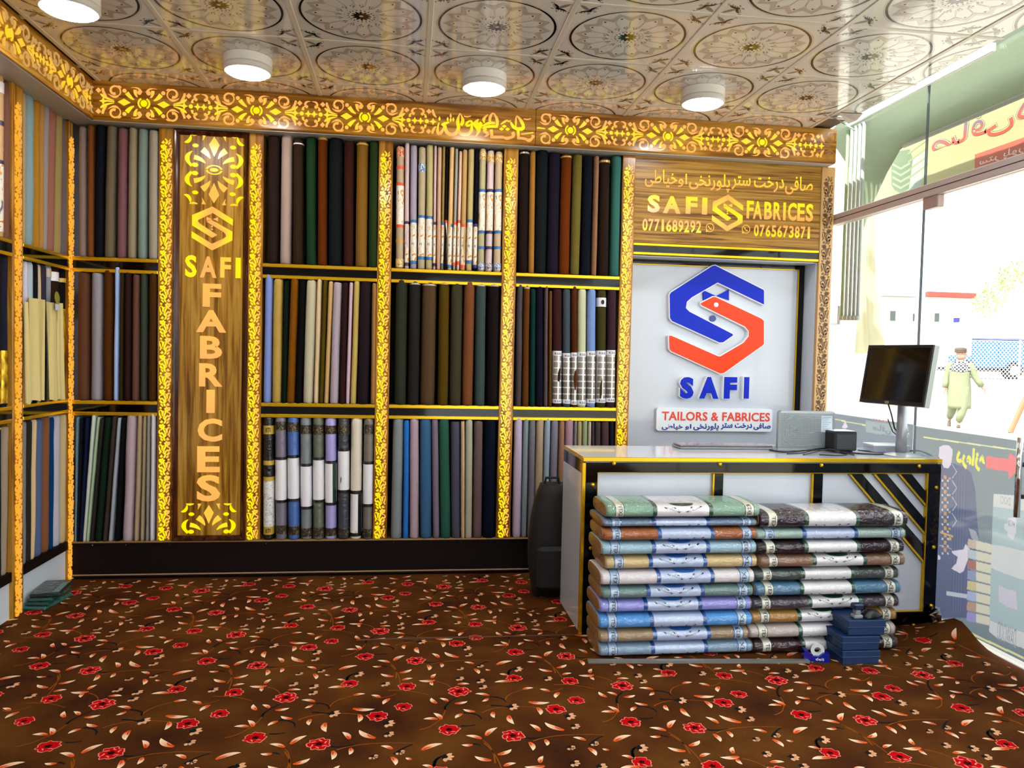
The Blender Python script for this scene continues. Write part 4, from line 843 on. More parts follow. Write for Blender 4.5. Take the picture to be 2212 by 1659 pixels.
# cream cloth hanging over the fronts of the middle row bolts on the left wall
def drape(x0, x1, yt, yb, label, n=9):
    a, b = onX(x0 / 3.318, 400 + yt / 3.318, XL + .012), onX(x1 / 3.318, 400 + yt / 3.318, XL + .012); zb = max(S2 + .012, onX(x0 / 3.318, 400 + yb / 3.318, XL + .012).z)
    mb = MB(); rows = []; ph = random.random() * 9; nz = 14
    for face in (0, 1):
        rr = []
        for j in range(nz + 1):
            t = j / nz; r = []
            for i in range(n * 2 + 1):
                s_ = i / (n * 2); y = a.y + (b.y - a.y) * s_
                x = XL + .006 + .010 * math.sin(s_ * 9 + ph) * (.3 + t) + .004 * math.sin(s_ * 23 + ph) * t + (.0 if face == 0 else -.004)
                r.append((x + .004, y, a.z + (zb - a.z) * t + .004 * math.sin(s_ * 14 + ph) * t + (.002 if t == 1 else 0)))
            rr.append(r)
        rows.append(rr)
    mb.loft(rows[0], False, False); mb.loft([r[::-1] for r in rows[1]], False, False)
    tag(obj('draped_cloth', mb, fab('cfc190'), None, True), label, 'cloth', 'cream cloths draped on the left wall')
drape(208, 330, 805, 1555, 'widest cream cloth draped over the left wall middle shelf bolts'); drape(333, 414, 835, 1555, 'cream cloth with hanging tag draped on left wall middle shelf'); drape(416, 452, 842, 1555, 'narrow cream cloth draped nearest the corner on left wall shelf'); drape(176, 206, 835, 1575, 'narrow cream cloth draped nearest the picture edge on left wall')
p = onX(412 / 3.318, 400 + 795 / 3.318, XL + .03)
tg = thing('hang_tag', 'olive oval paper tag hanging on a cream cloth', 'tag', (XL + .028, p.y, p.z - .03)); mb = MB(); fm = lambda u, v, d: (d, u, v)
mb.prism(ell(0, .02, .028, .036, 16, .5), fm, 0, .0015, True); obj('oval_card', mb, mat('tag_olive', '8c8a3a', .4), tg, world=False)
mb = MB(); mb.prism([(-.022, -.045), (.03, -.045), (.03, -.012), (-.022, -.012)], fm, 0, .0012, True); obj('white_card', mb, 'white_board', tg, world=False)

# ================================================================== carpet
def cz(x, y):                                        # the carpet rides up against the glass near the counter
    return .085 * max(0, min(1, (x - 2.52) / .2)) ** 1.5 * math.exp(-((y - 3.46) / .13) ** 2)
cpt = thing('carpet', 'brown carpet with red flowers and cream orange leaves over the whole floor', 'carpet', (0, 2, 0))
mb = MB(); nx, ny = 120, 120; X0, X1, Y0, Y1 = -2.2, 2.735, -2.2, 4.7
rows = [[(X0 + (X1 - X0) * i / nx, Y0 + (Y1 - Y0) * j / ny) for i in range(nx + 1)] for j in range(ny + 1)]
mb.loft([[(x, y, cz(x, y)) for x, y in r] for r in rows][::-1], False, False)
def _pile(N, L, mp, b):
    t = N.new('ShaderNodeTexNoise'); t.inputs['Scale'].default_value = 3; t.inputs['Detail'].default_value = 6; L.new(mp.outputs[0], t.inputs[0])
    r = ramp(N, [(.3, '3a1c0d'), (.5, '502b0f'), (.7, '633c16')]); L.new(t.outputs[0], r.inputs[0]); L.new(r.outputs[0], b.inputs['Base Color'])
    t2 = N.new('ShaderNodeTexNoise'); t2.inputs['Scale'].default_value = 420; L.new(mp.outputs[0], t2.inputs[0])
    bp = N.new('ShaderNodeBump'); bp.inputs['Strength'].default_value = .5; bp.inputs['Distance'].default_value = .004; L.new(t2.outputs[0], bp.inputs['Height']); L.new(bp.outputs[0], b.inputs['Normal'])
    b.inputs['Roughness'].default_value = 1; b.inputs['Specular IOR Level'].default_value = .05; b.inputs['Sheen Weight'].default_value = .0
node_mat('carpet_pile', _pile)
obj('pile', mb, 'carpet_pile', cpt, True)
Q4 = lambda x, y: (lambda p: (p.x, p.y))(onZ(900 + x / 4.424, 1400 + y / 4.424))
FLOW = [(405, 415, .050), (1465, 315, .040), (930, 288, .038), (1525, 500, .037), (1330, 585, .043), (310, 780, .043), (920, 838, .046)]
LEAF = [(620, 870, 470, 838), (665, 840, 770, 762), (715, 1075, 555, 1035), (775, 1020, 905, 968), (535, 925, 430, 925), (1175, 795, 1080, 730), (1410, 785, 1225, 712), (1390, 775, 1305, 700), (1075, 900, 1110, 980), (1225, 875, 1245, 935), (1615, 885, 1495, 855),
        (1890, 895, 2050, 835), (1640, 955, 1715, 1030), (1840, 975, 1775, 962), (1150, 570, 1182, 640), (1070, 515, 1270, 520), (1080, 508, 1225, 492), (885, 645, 932, 728), (735, 612, 745, 668), (560, 608, 445, 585), (440, 630, 370, 672), (690, 455, 560, 438), (680, 480, 625, 512), (1015, 397, 1115, 382),
        (900, 322, 745, 328), (870, 264, 790, 248), (390, 348, 505, 345), (300, 512, 220, 480), (195, 530, 140, 478), (365, 530, 485, 510), (235, 682, 160, 622), (200, 682, 65, 680), (175, 308, 20, 312), (150, 290, 185, 248), (145, 322, 155, 358), (1205, 105, 1085, 80), (1235, 85, 1300, 35), (1300, 222, 1175, 206), (1340, 187, 1435, 166), (1395, 258, 1480, 240), (1270, 415, 1175, 393), (1365, 425, 1328, 478)]
VINE = [((700, 465), (840, 470), (850, 515), 0), ((850, 515), (830, 440), (1010, 400), 1), ((450, 620), (600, 620), (620, 680), 0), ((620, 620), (800, 520), (1250, 580), 1), ((205, 700), (290, 620), (270, 560), 1), ((270, 590), (260, 540), (390, 470), 0), ((30, 780), (150, 760), (210, 690), 1), ((750, 1100), (740, 940), (630, 880), 1), ((540, 915), (580, 920), (610, 930), 0),
        ((1030, 852), (1100, 880), (1250, 845), 0), ((1110, 890), (1300, 810), (1790, 830), 1), ((1650, 930), (1700, 870), (1780, 840), 0), ((170, 1146), (140, 1040), (290, 1030), 0), ((190, 320), (300, 340), (330, 380), 1), ((1310, 350), (1500, 340), (1700, 390), 1), ((1190, 405), (1290, 440), (1400, 380), 1), ((1220, 120), (1330, 180), (1390, 290), 1), ((710, 550), (800, 545), (980, 585), 0), ((880, 255), (880, 190), (960, 200), 0), ((420, 745), (480, 750), (560, 735), 0)]
TINY = [(595, 312, .022), (620, 370, .020), (1445, 650, .026), (1690, 910, .016), (1465, 950, .016), (270, 1040, .026), (960, 200, .024), (900, 560, .026), (1240, 290, .022), (400, 290, .020), (1500, 745, .02)]
p1 = Vector((.671, 0)); p2 = Vector((-.3355, -.698)); det = p1.x * p2.y - p1.y * p2.x
def lat(q): return ((q[0] * p2.y - q[1] * p2.x) / det, (p1.x * q[1] - p1.y * q[0]) / det)
def uniq(items, key, tol=.045):
    out = []; seen = []
    for it in items:
        a, b = lat(key(it)); ok = True
        for c, d in seen:
            da = (a - c + .5) % 1 - .5; db = (b - d + .5) % 1 - .5; v = p1 * da + p2 * db
            if v.length < tol: ok = False; break
        if ok: seen.append((a, b)); out.append(it)
    return out
fl2 = uniq([(*Q4(x, y), r) for x, y, r in FLOW], lambda i: i[:2]); lf2 = uniq([(*Q4(a, b), *Q4(c, d)) for a, b, c, d in LEAF], lambda i: ((i[0] + i[2]) / 2, (i[1] + i[3]) / 2), .03)
vn2 = [(*[Q4(*q) for q in v[:3]], v[3]) for v in VINE]; ty2 = uniq([(*Q4(x, y), r) for x, y, r in TINY], lambda i: i[:2])
pr = MB(); RED = hx('b4060f'); PINK = hx('ec8470'); DRK = hx('2a0806'); CRM = hx('f2dcb8'); ORG = hx('d84e0c'); VG = hx('16181c'); VB = hx('8a4a14')
def fpoly(p, c, z, c2=None):
    p = ccw(p); b = len(pr.V); pr.col = c
    if not all(-1.99 < u < 2.71 and 1.7 < v < 4.66 for u, v in p): return
    pr.f([(u, v, z + cz(u, v)) for u, v in p])
    return b
def blob(x, y, r, k, amp, n=20, ph=0):
  if k == 9: return [(x + q * math.cos(t), y + q * math.sin(t)) for t in [2 * math.pi * i / n for i in range(n)] for q in [r * .94 * (1 + .09 * math.sin(7 * t + x * 9) + .07 * math.sin(11 * t + y * 7) + .05 * math.sin(3 * t + x * 5))]]
  return [(x + r * (1 + amp * math.sin(k * t + ph)) * math.cos(t), y + r * (1 + amp * math.sin(k * t + ph)) * math.sin(t)) for t in [2 * math.pi * i / n for i in range(n)]]
rd = random.Random(3)
for ia in range(-9, 9):
    for ib in range(-6, 6):
        o = p1 * ia + p2 * ib
        for a, b, c, k in vn2:
            fpoly(stroke(bez(*[(q[0] + o.x, q[1] + o.y) for q in (a, b, c)], 8), lambda t: (.009 if k == 0 else .005) * (1.1 - .5 * t)), VG if k == 0 else VB, .0004)
        for x, y, r in ty2:
            fpoly(blob(x + o.x, y + o.y, r * .55, 5, .3, 14), VG, .0005)
            for j in range(4):
                t = -2.6 + j * .75 + r * 40; q0 = (x + o.x + r * .4 * math.cos(t), y + o.y + r * .4 * math.sin(t)); q1 = (x + o.x + r * 1.25 * math.cos(t), y + o.y + r * 1.25 * math.sin(t)); fpoly(leaf(q0, q1, .016, 0, 4), hx('d9a27a'), .0008)
        for x, y, c, d in lf2:
            l = math.hypot(c - x, d - y); w_ = min(.028, .18 * l + .009); bd = .22 if (x * 7 + y * 13) % 1 > .5 else -.22
            P = leaf((x + o.x, y + o.y), (c + o.x, d + o.y), w_, bd, 8); b = fpoly(P, CRM, .0009)
            if b is not None:
                for i in range(b, len(pr.V)):
                    q = pr.V[i]; t = ((q[0] - x - o.x) * (c - x) + (q[1] - y - o.y) * (d - y)) / (l * l); pr.VC[i] = lerp(ORG, CRM, (t - .18) / .5)
                P2 = leaf((x + (c - x) * .05 + o.x, y + (d - y) * .05 + o.y), (x + (c - x) * .5 + o.x, y + (d - y) * .5 + o.y), w_ * .35, bd, 4); fpoly(P2, hx('c04a12'), .0012)
        for x, y, r in fl2:
            x += o.x; y += o.y; r *= .93; fpoly(blob(x, y, r, 9, .12, 36), PINK, .0007); fpoly(blob(x, y, r * .9, 9, .12, 36), RED, .0010)
            for j in range(6 if r > .04 else 2):
                t = j * 1.05 + r * 99; a = (x + r * .5 * math.cos(t), y + r * .5 * math.sin(t)); b = (x + r * .8 * math.cos(t + .55), y + r * .8 * math.sin(t + .55)); fpoly(leaf(a, b, .0055, .35, 4), hx('e88672'), .0013)
            fpoly(blob(x, y, r * .28, 5, .3, 14), DRK, .0014)
stuff(obj('floral_print', pr, 'carpet_print', cpt))
sm = MB().tube([onZ(*q, .002) for q in ((770, 1383), (880, 1379), (1000, 1377), (1120, 1374), (1240, 1371))], .0035, 6); obj('carpet_seam', sm, mat('seam_brown', '5a3a22', .9), cpt)

# ================================================================== ceiling lamps
mat('lamp_shell', 'e6e2dc', .3); mat('lamp_ring', 'd6d2cc', .2)
def lamp(x, y, label, col=(1, .95, .86)):
    t = thing('ceiling_lamp', label, 'lamp', (x, y, ZC - .001), group='ceiling lamps out of the picture' if 'out of the' in label else 'round ceiling lamps')
    obj('shell', MB().lathe([(.118, 0), (.118, -.042), (.112, -.045)][::-1], n=32), 'lamp_shell', t, R_(40), world=False)
    obj('ring', MB().lathe([(.114, -.045), (.119, -.05), (.119, -.066), (.112, -.074), (.100, -.075)][::-1], n=32), 'lamp_ring', t, R_(40), world=False)
    k = 'lamp_glow_%d' % int(col[2] * 100)
    if k not in MATS: MATS[k] = mat(k, 'ffffff', .4, emis=col, emis_s=LAMP)
    obj('diffuser', MB().lathe([(.100, -.0755), (.096, -.081), (.07, -.086), (.03, -.088), (.004, -.0885)][::-1], n=32), k, t, True, world=False)
WARM = (1, .92, .80); COOL = (.86, .92, 1)
lamp(GX + .3, GY + .9, 'round ceiling lamp above the tall lettered panel', WARM); lamp(GX + 1.5, GY + .9, 'round ceiling lamp above the cornice calligraphy', WARM); lamp(GX + 2.7, GY + .9, 'round cool white ceiling lamp above the shop sign', COOL)
lamp(GX - .3, GY + .3, 'round ceiling lamp cut by the top left picture edge', COOL)
for k, (i, j) in enumerate(((.9, -1.5), (2.1, -1.5), (3.3, -1.5), (-.3, -3.5), (1.5, -3.5), (3.0, -3.5), (1.5, -6.5))):  # unseen lamps above and behind the view, added to light the room
    lamp(GX + .6 * int(i / .6) + .3, GY + .6 * math.floor(j / .6) * .6 + .3, 'round ceiling lamp out of the picture, %s' % ['left of the row above the viewpoint', 'middle of the row above the viewpoint', 'right of the row above the viewpoint', 'left of the row behind the viewpoint', 'middle of the row behind the viewpoint', 'right of the row behind the viewpoint', 'rearmost near the front wall'][k], (COOL, WARM)[k % 2])

# ================================================================== service counter
ct = thing('service_counter', 'white service counter with black and gold trimmed front', 'counter', (1.78, 3.86, 0))
cx0, cx1, cy0, cy1, ch = .842, 2.722, 3.615, 4.105, .864
obj('body', MB().box(cx0 + .012, cx1 - .005, cy0 + .022, cy1, 0, ch - .02), 'white_lam', ct)
obj('top_board', MB().bbox(cx0, cx1, cy0, cy1, ch - .02, ch, .002), 'white_lam', ct)
gt = MB().bbox(cx0 - .002, cx1 + .002, cy0 - .004, cy0 + .004, ch - .020, ch + .001, .002); obj('gold_top_edge', gt, 'gold', ct)
obj('gold_side_edge', MB().bbox(cx0 - .004, cx0 + .004, cy0, cy1, ch - .014, ch + .001, .002), 'gold', ct)
obj('gold_corner', MB().bbox(cx0 - .006, cx0 + .012, cy0 - .004, cy0 + .014, 0, ch - .026, .002), 'gold', ct)
fz0, fz1 = .072, .792; fx0, fx1 = .912, 2.655
for nm, b in (('black_rail', (cx0 + .012, cx1, fz1, ch - .026)), ('black_rail', (cx0 + .012, cx1, 0.005, fz0)), ('black_stile', (cx0 + .012, fx0, fz0, fz1)), ('black_stile', (fx1, cx1, fz0, fz1))): obj(nm, MB().bbox(b[0], b[1], cy0, cy0 + .024, b[2], b[3], .0015), 'black_gloss', ct)
gd = MB(); 
for b in ((fx0, fx1, fz1 - .004, fz1), (fx0, fx1, fz0, fz0 + .005), (fx0, fx0 + .004, fz0, fz1), (fx1 - .007, fx1, fz0, fz1)): gd.bbox(b[0], b[1], cy0 + .001, cy0 + .024, b[2], b[3], .0015)
obj('gold_inner_bead', gd, 'gold', ct)
for u0, u1 in ((1539, 1562), (1753, 1777)):
    a, b = onY(u0, 1050, cy0 + .01).x, onY(u1, 1050, cy0 + .01).x
    obj('black_divider', MB().bbox(a + .008, b, cy0 + .008, cy0 + .023, fz0 + .006, fz1 - .006, .0015), 'black_gloss', ct); obj('gold_divider_edge', MB().bbox(a, a + .008, cy0 + .004, cy0 + .023, fz0 + .006, fz1 - .006, .0015), 'gold', ct)
DZ = lambda x, y: (lambda p: (min(p.x, fx1 - .008), min(p.z, fz1 - .006)))(onY(1800 + x / 3.19, 960 + y / 3.19, cy0 + .01))
for pl_, ge in (([(105, 205), (200, 205), (655, 690), (655, 815)], None), ([(275, 205), (370, 205), (655, 512), (655, 622)], None), ([(445, 205), (540, 205), (655, 325), (655, 428)], None)):
    p = [DZ(*q) for q in pl_]; mb = MB(); mb.prism(ccw(p), lambda u, v, d: (u, cy0 + .023 - d, v), 0, .014); obj('black_diagonal', mb, 'black_gloss', ct)
    a, b = p[0], p[3]; mb = MB(); mb.prism(ccw([a, (a[0] + .012, a[1]), (b[0], b[1] + .014), b]), lambda u, v, d: (u, cy0 + .023 - d, v), 0, .019); obj('gold_diagonal', mb, 'gold', ct)
for u, v in ((1326, 1001), (1555, 1003), (1774, 1005), (1985, 1007), (1280, 1047), (2022, 1053), (2016, 1182), (2011, 1308), (1973, 1351), (1276, 1184)):
    p = onY(u, v, cy0); o = obj('brass_stud', MB().lathe([(.0105, 0), (.0105, .003), (.0075, .008), (.002, .010)], n=12), 'gold', ct, True, world=False); o.matrix_local = Matrix.Translation(Vector((p.x, cy0, p.z)) - ct.location) @ Matrix.Rotation(R_(90), 4, 'X')
obj('black_side_rail', MB().bbox(cx0 + .004, cx0 + .013, cy0 + .014, cy1, ch - .085, ch - .014, .001), 'black_gloss', ct); obj('black_side_stile', MB().bbox(cx0 + .004, cx0 + .013, cy0 + .014, cy0 + .05, 0.005, ch - .085, .001), 'black_gloss', ct)
obj('side_panel', MB().bbox(cx0 + .002, cx0 + .0125, cy0 + .05, cy1, .004, ch - .085, .001), 'white_lam', ct)

# ================================================================== wrapped bolts stacked on the floor
def plasticmat():
    M = D.materials.new('thin_plastic'); M.use_nodes = True; N = M.node_tree.nodes; L = M.node_tree.links
    for n in list(N): N.remove(n)
    tc = N.new('ShaderNodeTexCoord'); mp = N.new('ShaderNodeMapping'); mp.inputs['Scale'].default_value = (26, 10, 46); mp.inputs['Rotation'].default_value = (0, .6, 0); L.new(tc.outputs['Object'], mp.inputs[0]); nz_ = N.new('ShaderNodeTexNoise'); nz_.inputs['Scale'].default_value = 1; nz_.inputs['Detail'].default_value = 2; nz_.inputs['Distortion'].default_value = 1; L.new(mp.outputs[0], nz_.inputs[0]); bp_ = N.new('ShaderNodeBump'); bp_.inputs['Strength'].default_value = .9; bp_.inputs['Distance'].default_value = .012; L.new(nz_.outputs[0], bp_.inputs['Height'])
    o = N.new('ShaderNodeOutputMaterial'); t_ = N.new('ShaderNodeBsdfTransparent'); t_.inputs[0].default_value = (.985, .985, .99, 1); g = N.new('ShaderNodeBsdfGlossy'); g.inputs['Roughness'].default_value = .06; L.new(bp_.outputs[0], g.inputs['Normal'])
    lw = N.new('ShaderNodeLayerWeight'); pw = N.new('ShaderNodeMath'); pw.operation = 'POWER'; pw.inputs[1].default_value = 3; ma = N.new('ShaderNodeMath'); ma.operation = 'MULTIPLY_ADD'; ma.inputs[1].default_value = .5; ma.inputs[2].default_value = .07; mx = N.new('ShaderNodeMixShader')
    L.new(lw.outputs['Facing'], pw.inputs[0]); L.new(pw.outputs[0], ma.inputs[0]); L.new(ma.outputs[0], mx.inputs[0]); L.new(t_.outputs[0], mx.inputs[1]); L.new(g.outputs[0], mx.inputs[2]); L.new(mx.outputs[0], o.inputs[0]); MATS['thin_plastic'] = M
plasticmat()
def fsect(h, d, n=24, p=3.4): return [(y, z + h / 2) for y, z in sect(d / 2, h / 2, n, p)]
def fbolt(x0, x1, yf, z0, h, d, hexc, kind, sl0, sl1, l0, l1, r0, r1, label, seed, group):
    t = thing('wrapped_fabric_bolt', label, 'fabric bolt', ((x0 + x1) / 2, yf + d / 2, z0), 0, group); w_ = x1 - x0; rnd = random.Random(seed); ph = rnd.random() * 9
    mb = MB(); rings = []
    for s_ in [0, .006, .02] + [k / 16 for k in range(1, 16)] + [.98, .994, 1]:
        k = .93 if s_ in (0, 1) else .98 if s_ in (.006, .994) else 1; r = []
        for y, z in fsect(h, d):
            q = noise.noise((s_ * 14 + ph, y * 14, z * 30)) * .0016
            r.append(((s_ - .5) * w_, y * k, (z - h / 2) * k * (1 + q * 12) + h / 2))
        rings.append(r)
    mb.loft(rings, True)
    obj('cloth', mb, fab(hexc), t, True, world=False)
    obj('cardboard_end', MB().loft([[((e) * w_ , y * .9, (z - h / 2) * .88 + h / 2) for y, z in fsect(h, d)] for e in (-.504, -.495)]), 'cardboard', t, world=False)
    mb = MB(); rings = []
    for q in range(61):
        s_ = -.012 + 1.024 * q / 60; k = 1.035 if 0 < s_ < 1 else .9 if q in (1, 59) else .6; r = []
        for y, z in fsect(h, d, 28):
            g = noise.noise((s_ * 42 + ph + z * 30, y * 9, z * 55)) * .6 + noise.noise((s_ * 85 + ph, y * 30, z * 90 + s_ * 40)) * .4
            r.append(((s_ - .5) * w_, y * (k + .022 * g), max(.0005, (z - h / 2) * (k + .06 * g) + h / 2)))
        rings.append(r)
    obj('plastic_wrap', MB().loft(rings, True) if 0 else (mb.loft(rings, True)), 'thin_plastic', t, R_(60), world=False)
    white = mat('sleeve_white', 'e9e6ea', .35, coat=.8, bump=((30, 30, 60), .25, 'coat')) if kind == 'g' else mat('sleeve_blue', 'b9c9ea', .35, coat=.8, bump=((30, 30, 60), .25, 'coat'))
    dark = mat('sleeve_green', '0f4a36', .35, coat=.8) if kind == 'g' else mat('sleeve_navy', '1f55a0', .35, coat=.8)
    lab = mat('label_cream', 'e2e0cf', .4, coat=.6) if kind == 'g' else mat('label_sky', 'b3cbe8', .4, coat=.6); cx = (x0 + x1) / 2
    def band(nm, a, b, m_, g):
        return obj(nm, MB().loft([[(xx - cx, y * (1 + g), (z - h / 2) * (1 + g * 2.2) + h / 2) for y, z in fsect(h, d)] for xx in (a, (a + b) / 2, b)]), m_, t, R_(40), world=False)
    sl = band('paper_sleeve', sl0, sl1, white, .008)
    bw = (sl1 - sl0) * .068
    for a, b in ((sl0, sl0 + bw), (sl1 - bw, sl1)): band('sleeve_band', a, b, dark, .0115)
    S_ = lambda z: -(d / 2) * max(0, 1 - min(1, abs((z - h / 2) / (h / 2 * 1.03))) ** 3.4) ** (1 / 3.4)
    # scroll ornament on the sleeve front
    m2 = MB(); mx = (sl0 + sl1) / 2 - cx; wS = sl1 - sl0; rot = rnd.choice((1, 1, 0)); zt = h * (.97 if rot else .45); dk = hx('10201c') if kind == 'g' else hx('1c2c50')
    def fp(p, c): m2.col = c; m2.f([(u, S_(v) * 1.016 - .0007, v) for u, v in ccw(p)])
    if rot: fp([(mx + wS * .2 * math.cos(a), zt - h * .12 * math.sin(a) + .0) for a in [math.pi * k / 10 for k in range(11)]], hx('0f4a36') if kind == 'g' else hx('2f6fc0'))
    for s_ in (-1, 1):
        fp(curl(mx + s_ * wS * .17, zt - h * .30, .0085, .4, 5.6, .0016, 9), hx('5c6c68')); fp(curl(mx + s_ * wS * .09, zt - h * .42, .006, 3, 8, .0014, 9), hx('5c6c68')); fp(stroke(bez((mx + s_ * wS * .03, zt - h * .46), (mx + s_ * wS * .14, zt - h * .5), (mx + s_ * wS * .26, zt - h * .2), 6), .0014), hx('5c6c68'))
        for fx_, fz_, ll in ((.12, .26, .010), (.27, .24, .013), (.06, .52, .008)): fp(leaf((mx + s_ * wS * fx_, zt - h * fz_), (mx + s_ * (wS * fx_ + ll), zt - h * fz_ + .006), .0055, .3, 4), dk)
    obj('scroll_print', m2, 'print_gloss', sl, world=False)
    ln = mat('ink_dark', '1c2430', .4)
    for a, b, dr in ((l0, l1, -1), (r0, r1, 1)):
        lb = band('label_band', a, b, lab, .010)
        for e in (a, b - .003): obj('label_edge', MB().loft([[(xx - cx, y * 1.0125, (z - h / 2) * 1.028 + h / 2) for y, z in fsect(h, d)] for xx in (e, e + .003)]), dark, lb, world=False)
        txt = rnd.choice(('TEX', 'TEX', 'TEX', 'TEX23')); th = (b - a) * .42; tw = h * (.68 if txt == 'TEX' else .84); zz0 = h * rnd.choice((.12, .18, .24)) if txt == 'TEX' else h * .08
        if dr > 0: fm = lambda u, v, dd: (a - cx + (b - a) * .64 - v, S_(zz0 + u) * 1.02 - .0008, zz0 + u)
        else: fm = lambda u, v, dd: (a - cx + (b - a) * .36 + v, S_(h - zz0 - u) * 1.02 - .0008, h - zz0 - u)
        lettering('printed_text', txt, ln, lb, fm, tw, th, 0, .012, res=2).location = (0, 0, 0)
        fm2 = (lambda u, v, dd: (a - cx + (b - a) * .8 - v, S_(h * .3 + u) * 1.02 - .0008, h * .3 + u)) if dr > 0 else (lambda u, v, dd: (a - cx + (b - a) * .2 + v, S_(h * .7 - u) * 1.02 - .0008, h * .7 - u))
    return t
LZ = [.697, .63, .588, .528, .462, .396, .326, .265, .199, .13, .066, 0]; RZ_ = [.659, .58, .523, .46, .395, .331, .264, .199, .134, .068, 0]
U7 = lambda z: 1180 + z / 2.514
LX = [(320, 1148, 570, 895), (305, 1138, 570, 885), (305, 1135, 598, 905), (300, 1137, 570, 885), (325, 1148, 558, 875), (300, 1130, 600, 912), (305, 1128, 548, 862), (300, 1125, 538, 855), (295, 1125, 570, 878), (300, 1110, 590, 905), (305, 1138, 585, 895)]
RX = [(1150, 1955, 1395, 1690), (1138, 1950, 1390, 1690), (1140, 1938, 1395, 1698), (1160, 1948, 1445, 1738), (1135, 1922, 1390, 1680), (1140, 1928, 1380, 1678), (1130, 1925, 1430, 1722), (1130, 1918, 1380, 1668), (1115, 1908, 1380, 1690), (1142, 1925, 1400, 1700)]
LC = [('sage green', '8aa896', 'g'), ('slate blue', '74849a', 'b'), ('copper brown', '9a6544', 'b'), ('pale aqua', 'a2bfce', 'b'), ('wheat', 'cdb88e', 'b'), ('white', 'e2dde0', 'b'), ('grey green', '728a88', 'b'), ('lavender', 'a0a0dc', 'b'), ('cornflower blue', '659bd2', 'b'), ('taupe', 'a08c74', 'b'), ('grey blue', '8ea3b6', 'b')]
RC = [('dark plum', '30202c', 'g'), ('pale celadon', 'a2b6ae', 'b'), ('aubergine black', '281a22', 'g'), ('cocoa', '886c5c', 'g'), ('charcoal green', '444c4a', 'g'), ('steel blue', '5a7d96', 'g'), ('graphite mauve', '443c44', 'g'), ('golden camel', 'a98350', 'g'), ('pinkish grey', 'c0b4b0', 'g'), ('dark maroon', '3a282c', 'g')]
for XS, ZS, CS, side in ((LX, LZ, LC, 'left'), (RX, RZ_, RC, 'right')):
    for k, ((a, b, s0, s1), (nm, hexc, kd)) in enumerate(zip(XS, CS)):
        zt, zb = ZS[k], ZS[k + 1]; vv = 940 + 800 / 2.514; yf = 3.30 + (.008 if k % 3 == 1 else -.004 if k % 3 == 2 else 0)
        W7 = lambda z: onY(U7(z), vv, 3.30).x
        a_, b_ = W7(a), W7(b)
        fbolt(a_, b_, yf, zb + .001, zt - zb - .001, .265, hexc, kd, W7(s0), W7(s1), W7(a + 45), W7(a + 95), W7(b - 80), W7(b - 30), '%s plastic-wrapped bolt, %s from top of the %s floor stack' % (nm, ORD[k], side), k * 7 + len(side), 'wrapped bolts in the %s floor stack' % side)

# ================================================================== things on the floor
a, b = onZ(1270, 1431), onZ(1747, 1431); mb = MB(); dv = (b - a).normalized(); nv = Vector((-dv.y, dv.x, 0)) * .012
r0 = [(a - nv), (a + nv), (a + nv + Vector((0, 0, .012))), (a - nv + Vector((0, 0, .012)))]; mb.loft([r0, [q + (b - a) for q in r0]])
tag(obj('metal_measuring_rod', mb, mat('rod_grey', '9a9894', .35, .6)), 'grey metal rod lying on carpet in front of the stacked bolts', 'rod')
mat('box_blue', '0a2e5a', .45); mat('box_edge', '2a6494', .4)
bz = [(1.938, 3.16, .0, .062, -.02), (1.936, 3.163, .0635, .062, -.025), (1.968, 3.172, .127, .068, -.02)]
for k, (x, y, z, h, rz) in enumerate(bz):
    t = thing('blue_box', ['bottom', 'middle', 'top'][k] + ' blue lidded box of the small stack before the bolts', 'box', (x, y, z), rz, 'blue boxes stacked on the carpet')
    obj('box_base', MB().bbox(.004, .176, .004, .226, 0, h * .52, .002), 'box_blue', t, world=False); obj('box_lid', MB().bbox(0, .18, 0, .23, h * .52 + .0015, h, .002), 'box_blue', t, world=False); obj('lid_edge', MB().bbox(-.0008, .1808, -.0008, .2308, h * .52 + .0015, h * .52 + .0035, .0005), 'box_edge', t, world=False)
zt = .1955
t = thing('rubber_stamp', 'blue and grey self-inking stamp standing on the top blue box', 'stamp', (2.03, 3.21, zt))
obj('foot', MB().bbox(-.022, .022, -.018, .018, 0, .016, .004), mat('stamp_grey', '8c9098', .35), t, world=False); obj('side_frame', MB().bbox(-.012, .012, -.014, .014, .016, .038, .003), 'stamp_grey', t, world=False); obj('grip', MB().bbox(-.024, .024, -.019, .019, .038, .066, .006), mat('stamp_blue', '141e44', .3), t, world=False)
t = thing('computer_mouse', 'black computer mouse resting on the top blue box', 'mouse', (2.105, 3.22, zt), R_(20)); mb = MB()
rr = []
for s_ in [k / 10 for k in range(11)]:
    r = []; hh = .034 * (max(.02, math.sin(math.pi * (.1 + .85 * s_))) ** .6); ww = .034 * max(.3, math.sin(math.pi * (.16 + .7 * s_)) ** .5)
    for k in range(12): a = math.pi * k / 11; r.append((-.052 + .104 * s_, ww * math.cos(a), hh * math.sin(a) + .001))
    rr.append(r)
mb.loft(rr, True); obj('shell', mb, 'black_plastic', t, True, world=False); obj('scroll_wheel', MB().tube([(-.034, -.003, .024), (-.034, .003, .024)], .009, 10), 'cable', t, world=False)
t = thing('tape_dispenser', 'blue tape dispenser with clear tape roll beside the blue boxes', 'tape dispenser', (1.845, 3.222, 0), R_(-14))
pr_ = [(-.055, 0), (.055, 0), (.055, .04), (.03, .042), (.012, .026), (-.02, .026), (-.036, .046), (-.055, .05)]
mb = MB(); mb.prism(pr_, lambda u, v, d: (u, d, v), .022, -.022, True); obj('base', mb, mat('tape_blue', '0c1c8a', .25, coat=.4), t, world=False)
